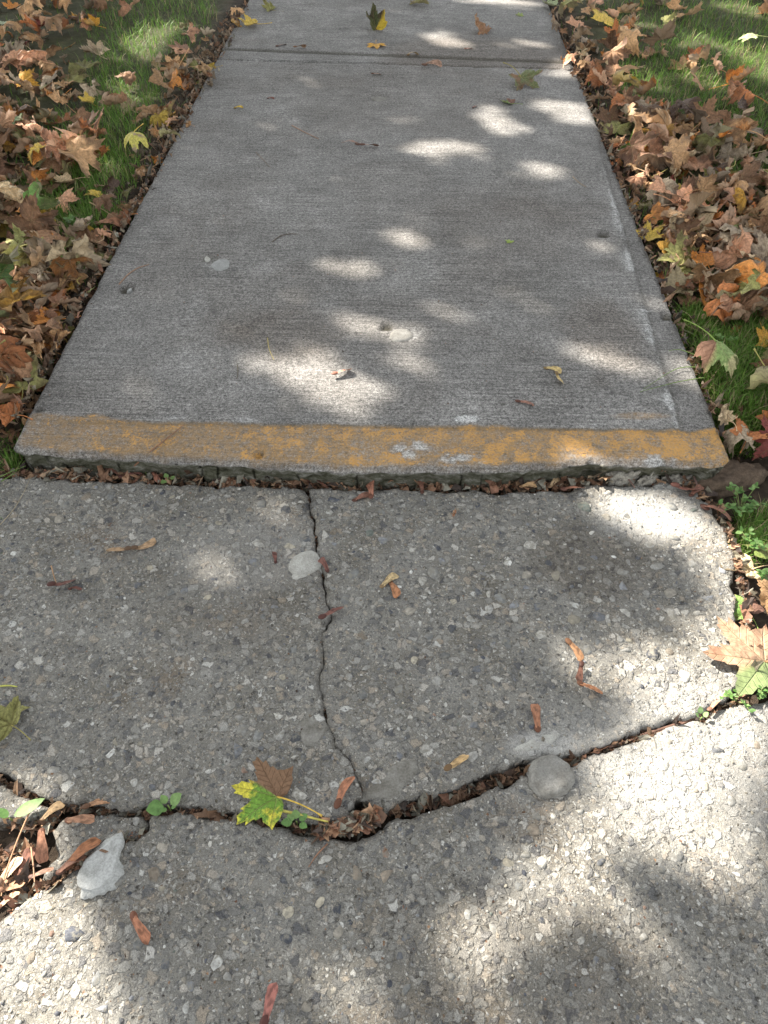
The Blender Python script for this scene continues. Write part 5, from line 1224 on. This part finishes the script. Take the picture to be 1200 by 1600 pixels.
def _bushy(px, py, z, n, rad, label, r, L_):
    x, y = G(px, py, z + .01); e = bpy.data.objects.new('weed', None); COL.objects.link(e); e.location = (x, y, z); e.empty_display_size = .01; tag(e, label, 'weed')
    nst = max(3, n // 8)
    for k in range(nst):
        a = r.uniform(0, 6.28); d = r.uniform(.2, 1) * rad; tip = np.array([math.cos(a) * d, math.sin(a) * d, r.uniform(.008, .03)])
        pts = np.array([np.zeros(3) + [0, 0, -.003], tip * [.5, .5, .9], tip]); v, q_ = tube(pts, .0007, 4); so = obj('stem', mesh_np('stem', v, quads=q_), M_STEM, e); so.color = (.16, .2, .06, 1)
        for j in range(n // nst):
            t = r.uniform(.25, 1.05); p = pts[1] + (pts[2] - pts[1]) * max(0, (t - .5) * 2) if t > .5 else pts[1] * t * 2; al = r.uniform(0, 360)
            key = .3; 
            if key not in LFM: v, q_ = leaflet(1.0, key); me = mesh_np('leaf', v, quads=q_); me.materials.append(M_WLEAF); LFM[key] = me
            o = bpy.data.objects.new('leaf', LFM[key]); COL.objects.link(o); o.parent = so; s_ = r.uniform(.6, 1.2) * L_; o.scale = (s_,) * 3; o.rotation_euler = (R(r.uniform(-5, 40)), 0, R(al)); o.location = p; c = r.choice([g1, g2, (.10, .20, .05)]); o.color = (*c, 1)
    return e
bushy(1160, 790, -.005, 90, .055, 'feathery green weed patch beyond the end of the joint', 1)
bushy(1172, 850, -.005, 50, .035, 'smaller feathery weed below the weed patch', 2)
bushy(1155, 1090, -.008, 34, .030, 'low green weed under the lower edge of the largest leaf', 3, .009)
bushy(1190, 905, -.005, 26, .03, 'little weed at the right photo edge between leaves', 4)
bushy(1128, 540, .03, 30, .04, 'clover-like weed in the right grass beside the drooping leaf', 5)
bushy(1190, 1075, -.008, 26, .030, 'weed at the photo edge below the largest leaf', 6, .009)
bushy(115, 348, .03, 30, .05, 'broad-leaved weed in the grass by the left litter', 7, .018)

# ------------------------------------------------------------------ the maple that shades the walk (stands beyond the left edge)
def tree():
    e = bpy.data.objects.new('maple_tree', None); COL.objects.link(e); base = np.array([-4.9, 6.9, 0.0]); e.location = base; tag(e, 'mature maple tree beside the walk, outside the picture, casting dappled shade', 'tree')
    r = random.Random(3); rr = np.random.default_rng(3); sd = np.array(SUN_DIR)
    # openings of the crown: a ray towards the sun from these marks is free (end a, end b, radius in metres)
    O = [((770, 4), (835, 10), .07), ((700, 62), (745, 78), .05), ((815, 73), (848, 75), .04), ((885, 118), (930, 126), .035), ((885, 168), (940, 192), .055), ((790, 178), (812, 210), .045), ((668, 238), (765, 242), .045), ((640, 378), (672, 386), .025),
         ((558, 428), (600, 428), .032), ((445, 578), (515, 568), .038), ((540, 600), (575, 640), .045), ((580, 515), (600, 520), .03), ((655, 565), (670, 572), .03), ((940, 560), (1030, 590), .012), ((840, 470), (865, 480), .008), ((860, 268), (905, 274), .03),
         ((1052, 480), (1058, 500), .008), ((975, 95), (1000, 120), .02), ((420, 203), (445, 208), .004),
         ((960, 785), (1070, 830), .045), ((1080, 850), (1110, 875), .03), ((320, 882), (350, 880), .02), ((1040, 1050), (1100, 1080), .04),
         ((960, 1195), (1230, 1130), .038), ((1010, 1225), (1115, 1318), .045), ((1150, 1230), (1160, 1240), .02), ((1110, 1330), (1140, 1350), .015), ((780, 1400), (850, 1360), .035), ((875, 1300), (905, 1320), .02),
         ((1100, 1000), (1210, 1040), .06), ((1150, 880), (1165, 900), .04), ((-20, 1480), (60, 1590), .06), ((-60, 1430), (-10, 1440), .05), ((110, 1640), (160, 1660), .03), ((30, 1380), (-10, 1400), .05),
         ((700, 1500), (780, 1560), .015), ((520, 1560), (580, 1600), .02), ((1180, 95), (1230, 140), .10), ((1105, 105), (1125, 120), .06), ((1150, 20), (1190, 30), .08), ((1040, 275), (1060, 285), .035), ((995, 30), (1020, 30), .06), ((905, 105), (915, 115), .04), ((215, 75), (260, 35), .08), ((200, 130), (215, 150), .04), ((120, 215), (100, 225), .04), ((60, 130), (90, 110), .05), ((165, 265), (175, 255), .03), ((60, 420), (80, 440), .03), ((1090, 420), (1150, 400), .03), ((1110, 600), (1150, 580), .03), ((1020, 215), (1040, 225), .03), ((30, 560), (40, 570), .03), ((1010, 130), (1040, 120), .05), ((1090, 60), (1120, 50), .06), ((10, 55), (-20, 60), .08), ((1000, 1470), (1010, 1480), .015),
         ((-200, 1340), (-150, 1340), .05)]
    A, B, RR_ = [], [], []
    for a, b_, q_ in O:
        z = ZR if (a[1] < 700 and 0 < a[0] < 1130) else 0
        A.append(G(*a, z)); B.append(G(*b_, z)); RR_.append(q_)
    A, B, RR_ = np.array(A), np.array(B), np.array(RR_)
    n = 44000; gx_, gy_ = rr.uniform(-3.2, 3.6, n), rr.uniform(-1.2, 8.0, n); h = rr.uniform(3.8, 5.6, n)
    keep = np.ones(n, bool)
    for a, b_, q_ in zip(A, B, RR_):
        d = b_ - a; t = np.clip(((gx_ - a[0]) * d[0] + (gy_ - a[1]) * d[1]) / max(d @ d, 1e-9), 0, 1); dd = np.hypot(gx_ - a[0] - t * d[0], gy_ - a[1] - t * d[1]); keep &= dd > q_ + .042
    c_ = np.hypot((gx_ - .2) / 3.4, (gy_ - 3.2) / 4.6); keep &= rr.random(n) > np.clip((c_ - .75) * 2.5, 0, .95)
    inview = (gx_ > -2.4) & (gx_ < 2.6) & (gy_ > -.3) & (gy_ < 5.4); keep &= inview | (rr.random(n) < .55)
    gx_, gy_, h = gx_[keep], gy_[keep], h[keep]; P = np.stack([gx_, gy_, np.zeros(len(gx_))], -1) + sd * (h / sd[2])[:, None]
    x, y, co, tr, qu, _, _ = leaf_geo(900, 'flat', lo=True); n_ol = 21
    # light leaf: centre fan over the low outline
    m = (len(co) - 1) // 2; ring = co[1 + m:]; v0 = np.concatenate([co[:1], ring]); f0 = np.array([(0, 1 + i, 2 + i) for i in range(m - 1)])
    V = np.zeros((len(P), len(v0), 3)); rz = rr.uniform(0, 6.283, len(P)); tx, ty = rr.normal(-.25, .35, len(P)), rr.normal(-.45, .35, len(P)); s_ = rr.uniform(.065, .098, len(P)); v0c = v0 - [0, .3, 0]
    c, s = np.cos(rz)[:, None], np.sin(rz)[:, None]; X_ = v0c[None, :, 0] * c - v0c[None, :, 1] * s; Y_ = v0c[None, :, 0] * s + v0c[None, :, 1] * c; Z_ = np.broadcast_to(v0c[None, :, 2] * .5, X_.shape)
    Z2 = Z_ + X_ * tx[:, None] * -1.0 + Y_ * ty[:, None] * -1.0 * -1.0
    V[..., 0] = X_ * s_[:, None] + P[:, None, 0]; V[..., 1] = Y_ * s_[:, None] + P[:, None, 1]; V[..., 2] = Z2 * s_[:, None] + P[:, None, 2]
    V -= base; F = (np.arange(len(P))[:, None, None] * len(v0) + f0[None]).reshape(-1, 3)
    print('crown leaves', len(P)); crown = obj('crown', mesh_np('crown', V.reshape(-1, 3), tris=F, smooth=False), M_CROWN, e); crown['kind'] = 'stuff'
    v, q_ = tube(np.array([[0, 0, -.1], [.02, 0, .4], [.05, .02, 1.5], [.0, -.05, 3.0], [.05, -.1, 4.2]]), [.30, .22, .18, .16, .13], 14); obj('trunk', mesh_np('trunk', v, quads=q_), M_BARK, e)
    for k in range(9):
        a = k * .7 + .2; L_ = r.uniform(1.6, 3.0); z0 = r.uniform(3.2, 4.1); pts = np.array([[0, -.08, z0], [math.cos(a) * L_ * .4, math.sin(a) * L_ * .4, z0 + .9], [math.cos(a) * L_ * .8, math.sin(a) * L_ * .8, z0 + 1.6], [math.cos(a) * L_, math.sin(a) * L_, z0 + 2.1]])
        v, q_ = tube(pts, [.05, .03, .018, .008], 8); obj('branch', mesh_np('branch', v, quads=q_), M_BARK, e)
tree()
print('faces', sum(len(m.polygons) for m in bpy.data.meshes), 'objects', len(bpy.data.objects))
